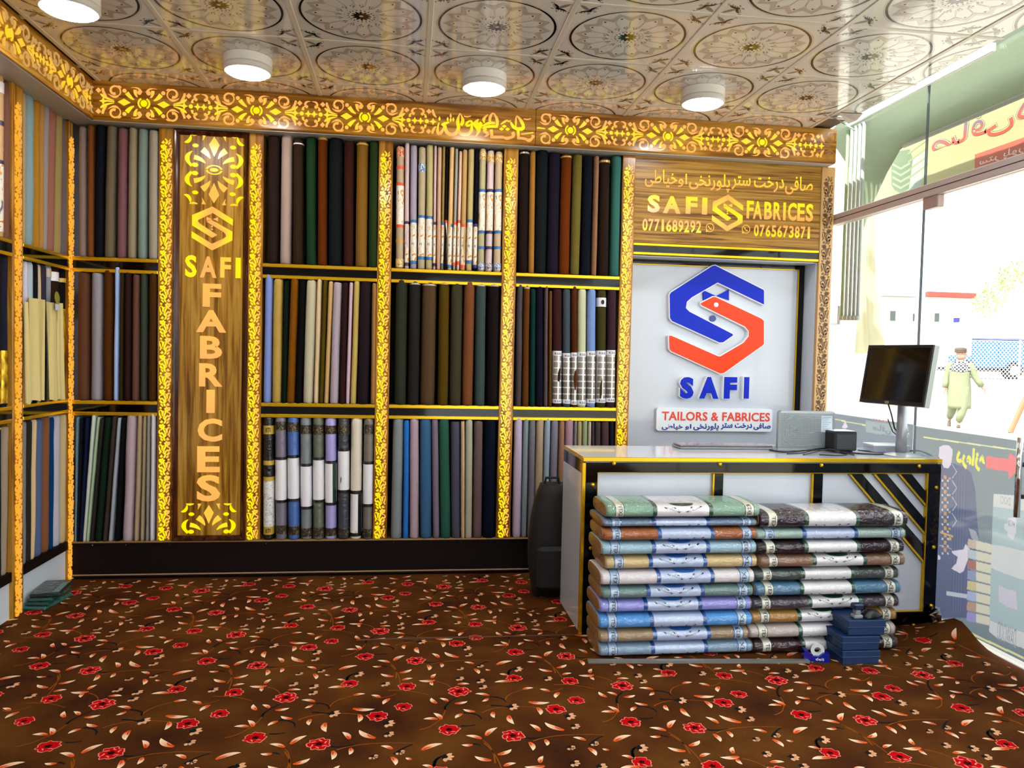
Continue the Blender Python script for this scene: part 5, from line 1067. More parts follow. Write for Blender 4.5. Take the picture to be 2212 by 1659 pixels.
o = obj('tape_roll', MB().lathe([(.014, -.009), (.03, -.009), (.03, .009), (.014, .009), (.014, -.009)], n=20, cap=False), mat('tape_clear', 'd6dde0', .2, coat=.5), t, R_(40), world=False); o.location = (.006, 0, .05); o.rotation_euler = (R_(90), 0, 0)
lettering('brand_print', 'deli', 'white_plastic', t, lambda u, v, d: (-.005 + u, -.0226, .008 + v), .036, .012, 0, .01).location = (0, 0, 0)
t = thing('backpack', 'black backpack leaning behind the left end of the counter', 'bag', (.80, 4.27, 0)); mb = MB(); rr = []
for s_ in [k / 12 for k in range(13)]:
    g = max(.35, math.sin(math.pi * (.12 + .76 * s_)) ** .45); rr.append([(x * g + .03 * s_, y * g, .005 + .62 * s_) for x, y in sect(.125, .13, 20, 3)])
mb.loft(rr); obj('main_body', mb, mat('bag_black', '0c0c0e', .7), t, True, world=False); obj('front_pocket', MB().bbox(-.085, .085, -.155, -.1, .06, .3, .02), 'bag_black', t, world=False)
obj('carry_handle', MB().tube([(-.03, 0, .61), (-.02, 0, .66), (.05, 0, .66), (.06, 0, .61)], .008, 6), 'bag_black', t, world=False)
dk = ['0e2a2a', '123432', '1c4a46', '28605a']
for k in range(4):
    zz = .006 + .022 * (3 - k) if k else .072
for k, (y0, y1, x1, z0, h, hexc, nm) in enumerate(((4.10, 4.46, -1.80, 0, .020, '2c5c56', 'bottom pale teal'), (4.13, 4.44, -1.755, .021, .018, '16403c', 'second dark teal'), (4.12, 4.42, -1.765, .040, .018, '1f4a48', 'third teal'), (4.14, 4.46, -1.69, .059, .022, '0c2224', 'topmost near black'))):
    t = thing('folded_suit_cover', '%s folded cloth packet on carpet under the left shelf' % nm, 'cloth packet', ((-2.0 + x1) / 2, (y0 + y1) / 2, z0), R_(-8 + 5 * k), 'dark cloth packets under the left shelf')
    hx2, hy2 = (x1 + 1.90) / 2 + .05, (y1 - y0) / 2 - .02; hx2 = min(hx2, .06 + .01 * (k == 3)); hy2 = min(hy2, .125); t.location.x = -1.905 + hx2; t.location.y = 4.262 + .008 * k
    obj('folded_cloth', MB().bbox(-hx2, hx2, -hy2, hy2, 0, h - .001, .006), fab(hexc, True), t, world=False); obj('label_strip', MB().bbox(hx2 - .04, hx2 - .01, -hy2 + .02, hy2 - .06, h - .0012, h - .0002, .0004), mat('strip_teal', '5e8a86', .4), t, world=False)
t = thing('foil_scrap', 'crumpled silver foil scrap by the right foot of the counter', 'foil', (2.70, 3.60, 0)); mb = MB(); rr = []; rf = random.Random(5)
for s_ in [k / 7 for k in range(8)]: rr.append([(.04 * math.cos(a) * (.5 + rf.random() * .6), .035 * math.sin(a) * (.5 + rf.random() * .6) - .02, .005 + .1 * s_) for a in [2 * math.pi * k / 9 for k in range(9)]])
mb.loft([[(x * (1.2 - s_ / 9), y, z) for x, y, z in r] for s_, r in enumerate(rr)]); obj('crumple', mb, mat('foil', 'c4c6ca', .15, 1), t, world=False)

# ================================================================== things on the counter
t = thing('wrapped_laptop', 'flat grey laptop in crinkled plastic lying on the counter', 'laptop', (1.72, 4.03, ch))
obj('lower_half', MB().bbox(-.27, .265, -.065, .07, .001, .012, .004), mat('laptop_grey', '85868a', .3, coat=.8, bump=(40, .8, 'coat')), t, world=False); obj('lid', MB().bbox(-.265, .26, -.06, .07, .0125, .022, .004), mat('laptop_lid', '6d6a70', .25, coat=.9, bump=(50, 1., 'coat')), t, world=False)
obj('plastic_tail', MB().loft([[(.265, -.05, .003), (.265, .05, .003), (.265, .05, .016), (.265, -.05, .016)], [(.3, -.03, .002), (.3, .02, .002), (.3, .02, .02), (.3, -.03, .02)], [(.33, -.05, .001), (.33, .0, .001), (.33, .0, .006), (.33, -.05, .006)]]), mat('wrap_film', 'c8ccd0', .15, coat=1, alpha=.55), t, world=False)
a, b = onY(1678, 972, 3.95), onY(1799, 975, 3.935); zt = onY(1740, 887, 3.95).z; wv = (b - a); wv.z = 0; W_ = wv.length
t = thing('standing_laptop', 'grey dotted laptop in plastic wrap standing upright on the counter', 'laptop', (a.x, a.y, ch), math.atan2(wv.y, wv.x)); H_ = zt - ch
def _dots(N, L, mp, b):
    mp.inputs['Scale'].default_value = (170, 170, 170); mp.inputs['Rotation'].default_value = (0, R_(45), 0)
    t_ = N.new('ShaderNodeTexChecker'); t_.inputs['Scale'].default_value = 1; L.new(mp.outputs[0], t_.inputs[0]); t_.inputs[1].default_value = (*hx('6f777c'), 1); t_.inputs[2].default_value = (*hx('8d9599'), 1)
    L.new(t_.outputs[0], b.inputs['Base Color']); b.inputs['Roughness'].default_value = .35; b.inputs['Coat Weight'].default_value = .9; b.inputs['Coat Roughness'].default_value = .08
node_mat('dotted_metal', _dots)
mb = MB(); mb.prism(rrect(0, .002, W_, H_, .018), lambda u, v, d: (u, -d + .02 * v, v), -.012, .012, True); obj('shell', mb, 'dotted_metal', t, R_(40), world=False)
mb = MB()
for q in ([(0, .002), (W_, .002), (W_, .012), (0, .012)], [(0.01, H_ - .014), (W_ - .01, H_ - .014), (W_ - .012, H_ - .002), (.012, H_ - .002)]): mb.prism(q, lambda u, v, d: (u, -d + .02 * v, v), .0, .0135)
obj('pale_rim', mb, mat('rim_grey', 'a8adb0', .25, .3), t, world=False)
mb = MB(); mb.prism([(W_ * .76, H_ * .47), (W_ * .955, H_ * .47), (W_ * .955, H_ * .88), (W_ * .76, H_ * .88)], lambda u, v, d: (u, -d + .02 * v, v), .012, .0128); sp = obj('spec_label', mb, mat('label_paper', 'cdd9e4', .5), t, world=False)
mb = MB()
for k in range(8): v0 = H_ * (.84 - k * .045); mb.prism([(W_ * .775, v0), (W_ * (.93 - .03 * (k % 3)), v0), (W_ * (.93 - .03 * (k % 3)), v0 + .002), (W_ * .775, v0 + .002)], lambda u, v, d: (u, -d + .02 * v, v), .0128, .0131)
obj('label_lines', mb, mat('label_ink', '6a86a8', .5), sp, world=False)
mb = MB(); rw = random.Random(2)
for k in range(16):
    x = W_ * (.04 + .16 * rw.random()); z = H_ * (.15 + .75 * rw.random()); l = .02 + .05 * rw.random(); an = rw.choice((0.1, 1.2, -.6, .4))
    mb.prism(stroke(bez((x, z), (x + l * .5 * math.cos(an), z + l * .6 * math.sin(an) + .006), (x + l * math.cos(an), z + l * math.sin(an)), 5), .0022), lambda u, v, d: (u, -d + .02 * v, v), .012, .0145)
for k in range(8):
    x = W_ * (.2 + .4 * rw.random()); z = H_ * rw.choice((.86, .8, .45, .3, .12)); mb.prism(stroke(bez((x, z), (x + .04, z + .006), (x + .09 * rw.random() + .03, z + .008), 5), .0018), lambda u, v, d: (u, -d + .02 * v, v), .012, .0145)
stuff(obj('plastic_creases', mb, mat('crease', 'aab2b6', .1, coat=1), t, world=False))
a, b = onY(1800, 979, 3.84), onY(1852, 980, 3.83); hh = onY(1825, 932, 3.84).z - ch
t = thing('receipt_printer', 'small black cube printer among cables on the counter', 'printer', (a.x, 3.835, ch))
obj('case', MB().bbox(0, b.x - a.x, 0, .12, .012, hh, .006), 'black_plastic', t, world=False); obj('front_panel', MB().bbox(.012, b.x - a.x - .008, -.003, .002, .022, hh - .014, .002), mat('printer_face', '2a3034', .4), t, world=False); obj('pale_top', MB().bbox(.006, b.x - a.x - .006, .006, .114, hh, hh + .002, .001), 'white_plastic', t, world=False)
for k in range(2): obj('rubber_foot', MB().bbox(.01 + k * .09, .025 + k * .09, .01, .1, 0, .012, .002), 'cable', t, world=False)
t = thing('pin_box', 'clear plastic box of pins with white lid beside the monitor stand', 'box', (2.50, 3.86, ch), R_(-8))
mat('clear_plastic', 'cfd6ea', .1, coat=.6, alpha=.45); obj('clear_tray', MB().bbox(0, .2, 0, .13, .001, .036, .004), 'clear_plastic', t, world=False); obj('white_lid', MB().bbox(-.002, .202, -.002, .132, .036, .044, .003), 'white_plastic', t, world=False)
mb = MB(); rp_ = random.Random(4)
for k in range(120): x, y, z = .01 + .18 * rp_.random(), .008 + .11 * rp_.random(), .005 + .018 * rp_.random(); an = rp_.random() * 3.1; mb.tube([(x, y, z), (x + .012 * math.cos(an), y + .006 * math.sin(an), z)], .0018, 4)
stuff(obj('pins', mb, mat('pin_brown', '9a6a5a', .4), t, world=False))
# monitor
mon = thing('computer_monitor', 'black flat monitor on grey post at the right end of the counter', 'monitor', (2.60, 3.74, ch))
wd = Vector((.18, -.98, 0)).normalized(); nn = Vector((-wd.y * -1, 0, 0)); nn = Vector((wd.y, -wd.x, 0)); tl = R_(9); upv = Vector((0, 0, 1)) * math.cos(tl) - nn * math.sin(tl); nf = nn * math.cos(tl) + Vector((0, 0, 1)) * math.sin(tl)
LBc = onY(1857, 868, 3.93); MW, MH = .43, .315
def mf(u, v, d): return LBc + wd * u + upv * v + nf * d
mb = MB(); mb.prism([(0, 0), (MW, 0), (MW, MH), (0, MH)], lambda u, v, d: mf(u, v, d), -.035, 0, True); obj('case', mb, 'black_plastic', mon)
mb = MB(); mb.prism([(.016, .022), (MW - .016, .022), (MW - .016, MH - .016), (.016, MH - .016)], mf, 0, .0008); obj('screen', mb, mat('screen_black', '07080b', .12, coat=.3), mon)
mb = MB()
for q in ([(0, 0), (MW, 0), (MW, .02), (0, .02)], [(0, MH - .014), (MW, MH - .014), (MW, MH), (0, MH)], [(0, .02), (.014, .02), (.014, MH - .014), (0, MH - .014)], [(MW - .014, .02), (MW, .02), (MW, MH - .014), (MW - .014, MH - .014)]): mb.prism(q, mf, 0, .003)
obj('bezel', mb, 'black_plastic', mon)
mb = MB(); mb.prism([(MW + .0005, 0.001), (MW + .003, .001), (MW + .003, MH - .001), (MW + .0005, MH - .001)], mf, -.034, -.003, True); obj('grey_side_strip', mb, mat('side_grey', '8f9690', .4), mon)
mb = MB(); mb.prism([(MW * .42, .004), (MW * .48, .004), (MW * .48, .016), (MW * .42, .016)], mf, .003, .0036); lg = obj('logo_plate', mb, mat('plate', 'a8a090', .3, .5), mon)
lettering('logo_text', 'DELL', 'black_plastic', lg, lambda u, v, d: mf(MW * .426 + u, .0075 + v, .0039), MW * .048, .005, 0, .01)
pc = onZ(1962, 972, ch); pc = Vector((2.585, 3.75, ch))
mb = MB().lathe([(.028, 0), (.026, .1), (.024, .3)], (pc.x - 2.60, pc.y - 3.74, .012), 20); obj('post', mb, mat('post_grey', '9a9ca2', .35, .4), mon, True, world=False)
mb = MB().lathe([(.095, 0), (.095, .006), (.06, .014), (.03, .018)], (-.01, 0, .0), 28); obj('base', mb, mat('base_grey', 'b4b6bc', .3, .3), mon, R_(35), world=False)
cb_ = MB().tube([mf(MW * .45, 0, -.01), mf(MW * .5, -.05, -.02), onY(1932, 925, 3.78), onY(1952, 950, 3.78)], .004, 6); obj('monitor_cable', cb_, 'cable', mon)
cb_ = MB().tube([onY(1918, 905, 3.8), onY(1928, 932, 3.8), onY(1952, 952, 3.79)], .003, 6); obj('monitor_cable', cb_, 'cable', mon)
rc_ = random.Random(11)
def counter_cable(pts, label, r=.003):
    P = [onZ(u, v, ch + r + dz) for u, v, dz in pts]; out = []
    for i in range(len(P) - 1):
        p0, p1_, p2_, p3 = P[max(i - 1, 0)], P[i], P[i + 1], P[min(i + 2, len(P) - 1)]
        for k in range(6):
            t_ = k / 6; out.append(.5 * ((2 * p1_) + (p2_ - p0) * t_ + (2 * p0 - 5 * p1_ + 4 * p2_ - p3) * t_ ** 2 + (3 * p1_ - p0 - 3 * p2_ + p3) * t_ ** 3))
    out.append(P[-1]); tag(obj('power_cable', MB().tube(out, r, 8), 'cable', None, True), label, 'cable', 'black cables on the counter')
counter_cable([(1662, 972, 0), (1690, 976, 0), (1720, 975, 0), (1750, 972, .008), (1790, 968, .012), (1810, 974, .004), (1850, 979, 0), (1900, 981, 0), (1945, 976, .004), (1985, 974, .004), (2012, 984, 0)], 'long thick black cable running right along the counter front', .0042)
counter_cable([(1700, 980, 0), (1735, 978, 0), (1765, 972, .01), (1800, 976, .004), (1830, 982, 0), (1812, 984, 0), (1770, 982, 0)], 'looped black cable in front of the standing laptop')
counter_cable([(1735, 982, 0), (1760, 977, .006), (1790, 970, .02), (1812, 975, .01), (1845, 983, 0)], 'arched black cable before the small printer')
counter_cable([(1853, 972, 0), (1880, 975, 0), (1910, 977, 0), (1940, 979, 0)], 'thin black cable running from printer to clear box', .0025)

# ================================================================== glass front
def glassmat(name, tint, fac):
    M = D.materials.new(name); M.use_nodes = True; N = M.node_tree.nodes; L = M.node_tree.links
    for n in list(N): N.remove(n)
    o = N.new('ShaderNodeOutputMaterial'); t_ = N.new('ShaderNodeBsdfTransparent'); t_.inputs[0].default_value = (*tint, 1); g = N.new('ShaderNodeBsdfGlossy'); g.inputs['Roughness'].default_value = .0
    lw = N.new('ShaderNodeLayerWeight'); pw = N.new('ShaderNodeMath'); pw.operation = 'POWER'; pw.inputs[1].default_value = 5; ma = N.new('ShaderNodeMath'); ma.operation = 'MULTIPLY_ADD'; ma.inputs[1].default_value = .4; ma.inputs[2].default_value = fac; mx = N.new('ShaderNodeMixShader'); L.new(lw.outputs['Facing'], pw.inputs[0]); L.new(pw.outputs[0], ma.inputs[0]); L.new(ma.outputs[0], mx.inputs[0]); L.new(t_.outputs[0], mx.inputs[1]); L.new(g.outputs[0], mx.inputs[2]); L.new(mx.outputs[0], o.inputs[0]); MATS[name] = M
glassmat('clear_glass', (.97, .99, .98), .012)
def filmmat(name, opac):
    M = D.materials.new(name); M.use_nodes = True; N = M.node_tree.nodes; L = M.node_tree.links
    for n in list(N): N.remove(n)
    o = N.new('ShaderNodeOutputMaterial'); a_ = N.new('ShaderNodeAttribute'); a_.attribute_name = 'Col'; df = N.new('ShaderNodeBsdfDiffuse'); tr = N.new('ShaderNodeBsdfTranslucent'); tp = N.new('ShaderNodeBsdfTransparent')
    L.new(a_.outputs['Color'], df.inputs[0]); L.new(a_.outputs['Color'], tr.inputs[0]); m1 = N.new('ShaderNodeMixShader'); m1.inputs[0].default_value = .45; L.new(df.outputs[0], m1.inputs[1]); L.new(tr.outputs[0], m1.inputs[2])
    m2 = N.new('ShaderNodeMixShader'); m2.inputs[0].default_value = opac; L.new(tp.outputs[0], m2.inputs[1]); L.new(m1.outputs[0], m2.inputs[2]); L.new(m2.outputs[0], o.inputs[0]); MATS[name] = M
filmmat('window_film', .93)
wn.data.materials[0] = MATS['clear_glass']
JY = [5.08, 3.862, 2.96, 2.06, .9, -.3, -2.2]
PN = ['window_1', 'door_1', 'window_2', 'window_3', 'window_4', 'window_5']
for k in range(6):
    y1, y0 = JY[k] - .003, JY[k + 1] + .003; nm = PN[k]
    o = struct(obj(nm, MB().box(XG - .005, XG + .005, y0, y1, .012, 2.238), 'clear_glass'))
    o2 = obj('transom_pane', MB().box(XG - .004, XG + .004, y0, y1, 2.308, 3.12), 'clear_glass', o); 
    obj('patch_fitting', MB().bbox(XG - .02, XG + .02, y1 - .13, y1 - .012, 2.175, 2.24, .004), mat('bronze_fitting', 'a88e8a', .4, .1), o)
for k, y in enumerate(JY[1:-1]): obj('joint_strip', MB().box(XG - .006, XG + .006, y - .003, y + .003, .012, 3.12), mat('joint_grey', '5c6670', .4), D.objects[PN[k]])
hb = struct(obj('trim_1', MB().bbox(XG - .03, XG + .03, -2.2, 4.742, 2.238, 2.306, .004), mat('bar_mauve', 'c2b2b0', .4, .1))); obj('bar_groove', MB().box(XG - .0315, XG - .03, -2.2, 4.74, 2.270, 2.274), 'black_matt', hb)
struct(obj('trim_2', MB().bbox(XG - .02, XG + .02, -2.2, 5.08, 3.12, 3.2, .004), 'bar_mauve'))
# film prints, each piece flat on the inside of its pane
def GP(u, v, x=XG - .0056): p = onX(u, v, x); return (p.y, p.z)
import numpy as np
class Film:
    """print on one window film: flat shapes rastered into pigment on a fine grid"""
    def __init__(s): s.P = []
    def poly(s, pts, h): s.P.append((np.array(pts), tuple(.8 * x for x in hx(h))))
    def px(s, pts, h): s.poly([GP(*p) for p in pts], h)
    def text(s, body, u0, v0, u1, v1, h, off=.03):
        (ya, za), (yb, zb_) = GP(u0, v1), GP(u1, v0); V, F = text_mesh(body, off, 3, 0)
        x0, x1 = min(q[0] for q in V), max(q[0] for q in V); y0, y1 = min(q[1] for q in V), max(q[1] for q in V)
        for f in F: s.poly([(yb + (ya - yb) * (V[i][0] - x0) / (x1 - x0), za + (zb_ - za) * (V[i][1] - y0) / (y1 - y0)) for i in f], h)
    def build(s, y0, y1, z0, z1, parent, g=.0026):
        ny, nz = int((y1 - y0) / g), int((z1 - z0) / g); Y, Z = np.meshgrid(np.linspace(y0, y1, ny + 1), np.linspace(z0, z1, nz + 1)); C = np.ones(Y.shape + (4,))
        for P, c in s.P:
            i0 = max(0, int((P[:, 0].min() - y0) / (y1 - y0) * ny)); i1 = min(ny, int((P[:, 0].max() - y0) / (y1 - y0) * ny) + 2); j0 = max(0, int((P[:, 1].min() - z0) / (z1 - z0) * nz)); j1 = min(nz, int((P[:, 1].max() - z0) / (z1 - z0) * nz) + 2)
            if i1 <= i0 or j1 <= j0: continue
            yy = Y[j0:j1 + 1, i0:i1 + 1]; zz = Z[j0:j1 + 1, i0:i1 + 1]; ins = np.zeros(yy.shape, bool); n = len(P)
            for k in range(n):
                (ax, az), (bx_, bz_) = P[k], P[(k + 1) % n]
                if az == bz_: continue
                ins ^= ((az > zz) != (bz_ > zz)) & (yy < (bx_ - ax) * (zz - az) / (bz_ - az) + ax)
            C[j0:j1 + 1, i0:i1 + 1][ins, :3] = c
        me = D.meshes.new('window_film'); V = np.stack([np.full(Y.size, XG - .0062), Y.ravel(), Z.ravel()], 1); I = np.arange(Y.size).reshape(Y.shape); Q = np.stack([I[:-1, :-1], I[1:, :-1], I[1:, 1:], I[:-1, 1:]], -1).reshape(-1, 4)
        me.from_pydata(V.tolist(), [], Q.tolist()); ca = me.color_attributes.new('Col', 'FLOAT_COLOR', 'POINT'); ca.data.foreach_set('color', C.reshape(-1)); me.materials.append(MATS['window_film']); return link('window_film', me, parent)
W1 = D.objects['window_1']; W2 = D.objects['door_1']; D1 = D.objects['window_2']
f1 = Film(); f1.poly([(3.866, .04), (5.07, .04), (5.07, 1.022), (3.866, 1.022)], '60748a')
f1.poly([(3.9, .962), (5.07, .988), (5.07, .994), (3.9, .968)], 'd8d890'); f1.px([(1818, 925), (1826, 909), (1832, 922), (1826, 926)], 'd8c8dc'); f1.px([(1870, 907), (1962, 921), (1962, 945), (1870, 934)], '8b9aa4')
f1.text(AR_SAFI, 1885, 921, 1925, 933, '56688c'); f1.text(AR_DRAKHT, 1932, 926, 1962, 938, '56688c'); f1.text(AR_STR, 1886, 905, 1925, 911, 'a06a78'); f1.build(3.866, 5.07, .04, 1.022, W1, .005)
f2 = Film(); f2.poly([(2.964, .035), (3.858, .035), (3.858, 1.015), (2.964, 1.015)], '6a7a86')
zb = lambda x, y: (1990 + x / 5.925, 960 + y / 5.925); z6 = lambda x, y: (1800 + x / 3.19, 960 + y / 3.19)
def fb(pts, h): f2.px([zb(*p) for p in pts], h)
def f6(pts, h): f2.px([z6(*p) for p in pts], h)
f2.px([(1995, 943), (2212, 973), (2212, 976), (1995, 946)], 'd6d69a'); f2.px([(2020, 1330), (2212, 1419), (2212, 1424), (2020, 1335)], 'd6d69a')
fb([(240, 200), (390, 235), (560, 290), (640, 360), (690, 560), (720, 1000), (740, 1200), (715, 1330), (690, 1450), (620, 1530), (640, 1700), (610, 1950), (590, 2220), (180, 2220), (150, 900)], '3c4a78')
for k in range(9): fb([(430 + k * 18, 320 + k * 8), (440 + k * 18, 324 + k * 8), (400 + k * 16, 2150), (385 + k * 16, 2150)], '46558a' if k % 2 else '34426a')
fb([(225, 150), (235, 30), (290, 8), (360, 15), (405, 70), (395, 180), (380, 260), (345, 310), (290, 300), (262, 230)], 'cfc6d8')
for k in range(11):
    y = 395 + k * 93; fb([(290, y), (325, y + 4), (325, y + 52), (290, y + 48)], 'c08c5c')
    for xx in (262, 330): fb([(xx, y + 55), (xx + 22, y + 58), (xx + 22, y + 85), (xx, y + 82)], 'b9bccc')
for k in range(4): fb([(350, 420 + k * 215), (378, 424 + k * 215), (378, 450 + k * 215), (350, 446 + k * 215)], 'c08c5c'); fb(stroke([(395, 250 + k * 210), (455, 350 + k * 210), (400, 430 + k * 210)], 9), 'aab2c8')
fb([(245, 1110), (410, 1165), (410, 1190), (245, 1140)], 'c79a5c'); fb([(355, 1185), (385, 1190), (385, 1230), (355, 1225)], 'c79a5c'); fb([(230, 1285), (395, 1335), (395, 1345), (230, 1295)], 'b09084')
fb([(390, 1365), (540, 1345), (570, 1275), (625, 1340), (600, 1470), (545, 1620), (500, 1650), (385, 1590), (450, 1520), (470, 1440), (400, 1395)], 'cfc6d8'); fb([(218, 1410), (250, 1440), (245, 1475), (215, 1475)], 'cfc6d8')
fb([(610, 1070), (700, 1110), (735, 1200), (725, 1290), (640, 1190)], '8c93a4'); f6([(780, 1010), (940, 1035), (940, 1065), (780, 1040)], 'aeb6c6')
fb([(835, 150), (1118, 188), (1130, 110), (1330, 250), (1122, 440), (1116, 350), (828, 300)], 'e0606c')
for k, cc in enumerate(('b8a89c', 'a9b4c0', '9c5a58', '7a8cb0', 'c0ae88', '9aa2c8', 'a88678', '8c84c0')):
    y = 650 + k * 72; f6([(930 - k, y), (985, y + 12), (985, y + 72), (925 - k, y + 60)], cc); f6([(985, y + 12), (1092, y + 38), (1092, y + 98), (985, y + 72)], 'c9c3b2'); f6([(930 - k, y + 60), (1092, y + 98), (1092, y + 101), (930 - k, y + 63)], '8a8a88')
f6([(1105, 340), (1420, 365), (1420, 1450), (1130, 1335), (1075, 1290), (1092, 700)], '9aaeb6'); f6([(1105, 340), (1420, 365), (1420, 470), (1103, 428)], 'c2c4c8'); f6([(1092, 690), (1165, 700), (1420, 760), (1420, 970), (1180, 890), (1087, 850)], 'c2c4c8'); f6([(1080, 1210), (1150, 1245), (1420, 1330), (1420, 1450), (1130, 1335), (1075, 1290)], 'c4c4c8')
f6([(1205, 505), (1262, 505), (1262, 600), (1240, 660), (1200, 630), (1200, 600), (1178, 580), (1178, 550), (1205, 540)], 'c4c4cc'); f6([(1140, 970), (1205, 1000), (1260, 1010), (1270, 1140), (1200, 1120), (1140, 1080)], 'bcb6ca')
AR_DOOR = '\ufee9\ufeaf\ufe8d\ufeed\ufead\ufea9'
f2.text(AR_DOOR, *zb(445, 75), *zb(820, 290), 'e0d83c', .06); f2.text('DAWOOD', *z6(1128, 1270), *z6(1262, 1345), '8a90a0', 0); f2.text('DOO', *z6(1150, 370), *z6(1225, 405), '9aa0aa', 0); f2.text('DAWOOD', *z6(1205, 530), *z6(1255, 560), '8a90a0', 0)
f2.build(2.964, 3.858, .035, 1.015, W2)
f3 = Film(); f3.poly([(2.07, .035), (2.955, .035), (2.955, 1.01), (2.07, 1.01)], '6a7a86'); f3.build(2.07, 2.955, .035, 1.01, D1, .02)
h0, h1 = onX(2196, 1117, 2.67), onX(2203, 945, 2.67)
hd = obj('door_handle', MB().tube([(2.67, h0.y, h0.z), (2.67, h0.y, h1.z)], .013, 12), 'chrome', W2, True)
for z in (h0.z + .09, h1.z - .12): obj('handle_bracket', MB().tube([(2.67, h0.y, z), (XG - .005, h0.y, z)], .01, 8), 'black_plastic', hd)
# glowing tube put in for the bright white line along the glass head
tb_ = thing('glowing_tube', 'thin glowing white tube along the top edge of the glass', 'lamp', (XG - .03, 3.9, 2.86)); obj('tube', MB().tube([(XG - .03, 3.38, 2.868), (XG - .03, 4.6, 2.85)], .011, 10), mat('tube_glow', 'ffffff', .4, emis=(.95, 1, 1), emis_s=6), tb_, True)
obj('tube_holder', MB().bbox(XG - .022, XG - .006, 3.38, 4.6, 2.84, 2.88, .002), 'white_plastic', tb_)

# ================================================================== outside the glass
gr = struct(obj('ground', MB().box(XG + .03, 90, -40, 90, -.2, -.02), mat('ground_dust', 'b5ada2', .9)))
def clothlight(name, col, tl):
    M = D.materials.new(name); M.use_nodes = True; N = M.node_tree.nodes; L = M.node_tree.links; b = N['Principled BSDF']; b.inputs['Base Color'].default_value = (*hx(col), 1); b.inputs['Roughness'].default_value = .7
    t_ = N.new('ShaderNodeBsdfTranslucent'); t_.inputs[0].default_value = (*hx(col), 1); mx = N.new('ShaderNodeMixShader'); mx.inputs[0].default_value = tl; L.new(b.outputs[0], mx.inputs[1]); L.new(t_.outputs[0], mx.inputs[2]); L.new(mx.outputs[0], N['Material Output'].inputs[0]); MATS[name] = M; return M
# rolled green awning under the eaves
aw = thing('green_awning', 'grey green awning sheet rolled under the eaves outside the glass', 'awning', (3.0, 4, 2.6)); mb = MB(); rows = []
for j in range(30):
    y = 1.6 + (5.0 - 1.6) * j / 29; r = []
    e = max(0, (y - 4.6) / .4)
    for k in range(15):
        a = -.3 + 2.2 * k / 14; x = 3.06 - .17 * math.cos(a) + .01 * noise.noise((y * 3, k * .6, 0)); z = 2.80 + .17 * math.sin(a) * 1.0
        z = 3.0 - (3.0 - (2.755 - .40 * e ** 1.3)) * (k / 14) ** 1.1 - .12 * e * e + .006 * noise.noise((y * 9, k * .5, 7))
        x = 2.83 + .30 * math.sin(math.pi * (k / 14) * .6) - .03 * e + .008 * noise.noise((y * 4, k * .8, 3))
        r.append((x, y, z))
    rows.append(r)
mb.loft(rows, False, False); obj('awning_sheet', mb, clothlight('awning_cloth', '7c8670', .4), aw, True)
obj('awning_bar', MB().tube([(3.12, 1.6, 2.755), (3.12, 4.62, 2.745)], .014, 8), mat('bar_grey', '8a8a80', .5), aw)
# yellow shop banner, seen from behind
bn = thing('shop_banner', 'yellow shop banner with mirrored coloured script above the entrance', 'banner', (3.3, 4, 2.4)); bx = 3.3
obj('banner_sheet', MB().box(bx, bx + .006, 1.5, 5.25, 2.44, 2.92), clothlight('banner_yellow', 'b0ac84', .35), bn)
class _P: pass
def bpoly(pts, h, lift, nm):
    mb = MB(); mb.col = hx(h); mb.prism(ccw([(onX(u, v, bx).y, onX(u, v, bx).z) for u, v in pts])[::-1], lambda y, z, d: (bx - d, y, z), 0, lift); return obj(nm, mb, 'print', bn)
bpoly([(2106, 334), (2260, 280), (2260, 322), (2106, 371)], 'a05040', .0008, 'red_strip')
def btext(body, u0, v0, u1, v1, off, lift, colf):
    V, F = text_mesh(body, off, 3, 0); x0, x1 = min(q[0] for q in V), max(q[0] for q in V); y0, y1 = min(q[1] for q in V), max(q[1] for q in V); a, b = onX(u0, v1, bx), onX(u1, v1, bx); c = onX(u0, v0, bx); mb = MB()
    for q in V:
        t_ = (q[0] - x0) / (x1 - x0); s_ = (q[1] - y0) / (y1 - y0); mb.col = colf(s_); mb.v((bx - lift, b.y + (a.y - b.y) * t_, a.z + (c.z - a.z) * s_))
    for f in F: mb.fi(f)
    obj('banner_lettering', mb, 'print', bn)
for off, lift, cf in ((.036, .001, lambda s_: hx('4e5648')), (.024, .0014, lambda s_: hx('c9c48a')), (.012, .0018, lambda s_: lerp(hx('a8402c'), hx('46586a'), (s_ - .25) * 1.6))): btext(AR_DRAKHT[1:] + AR_SAFI, 2012, 288, 2330, 346, off, lift, cf)
btext(AR_PLOR + ' ' + AR_STR, 2116, 343, 2260, 362, .01, .0016, lambda s_: hx('c8b0a0'))
bpoly([(1926, 330), (1965, 322), (1972, 345), (1962, 420), (1938, 418), (1926, 400)], '5c6a50', .0008, 'tyre_print')
for k in range(5): bpoly([(1928, 352 + k * 14), (1946, 362 + k * 14), (1966, 350 + k * 14), (1966, 355 + k * 14), (1946, 367 + k * 14), (1928, 357 + k * 14)], '7a8668', .0012, 'tyre_tread')
bpoly([(1972, 345), (2005, 318), (2005, 350), (1985, 415), (1962, 420)], '8a9688', .0007, 'tyre_print')
for k in range(4): bpoly([(1962, 330 + k * 18), (2004, 300 + k * 18), (2004, 303 + k * 18), (1962, 334 + k * 18)], '77805c', .0011, 'tyre_tread')
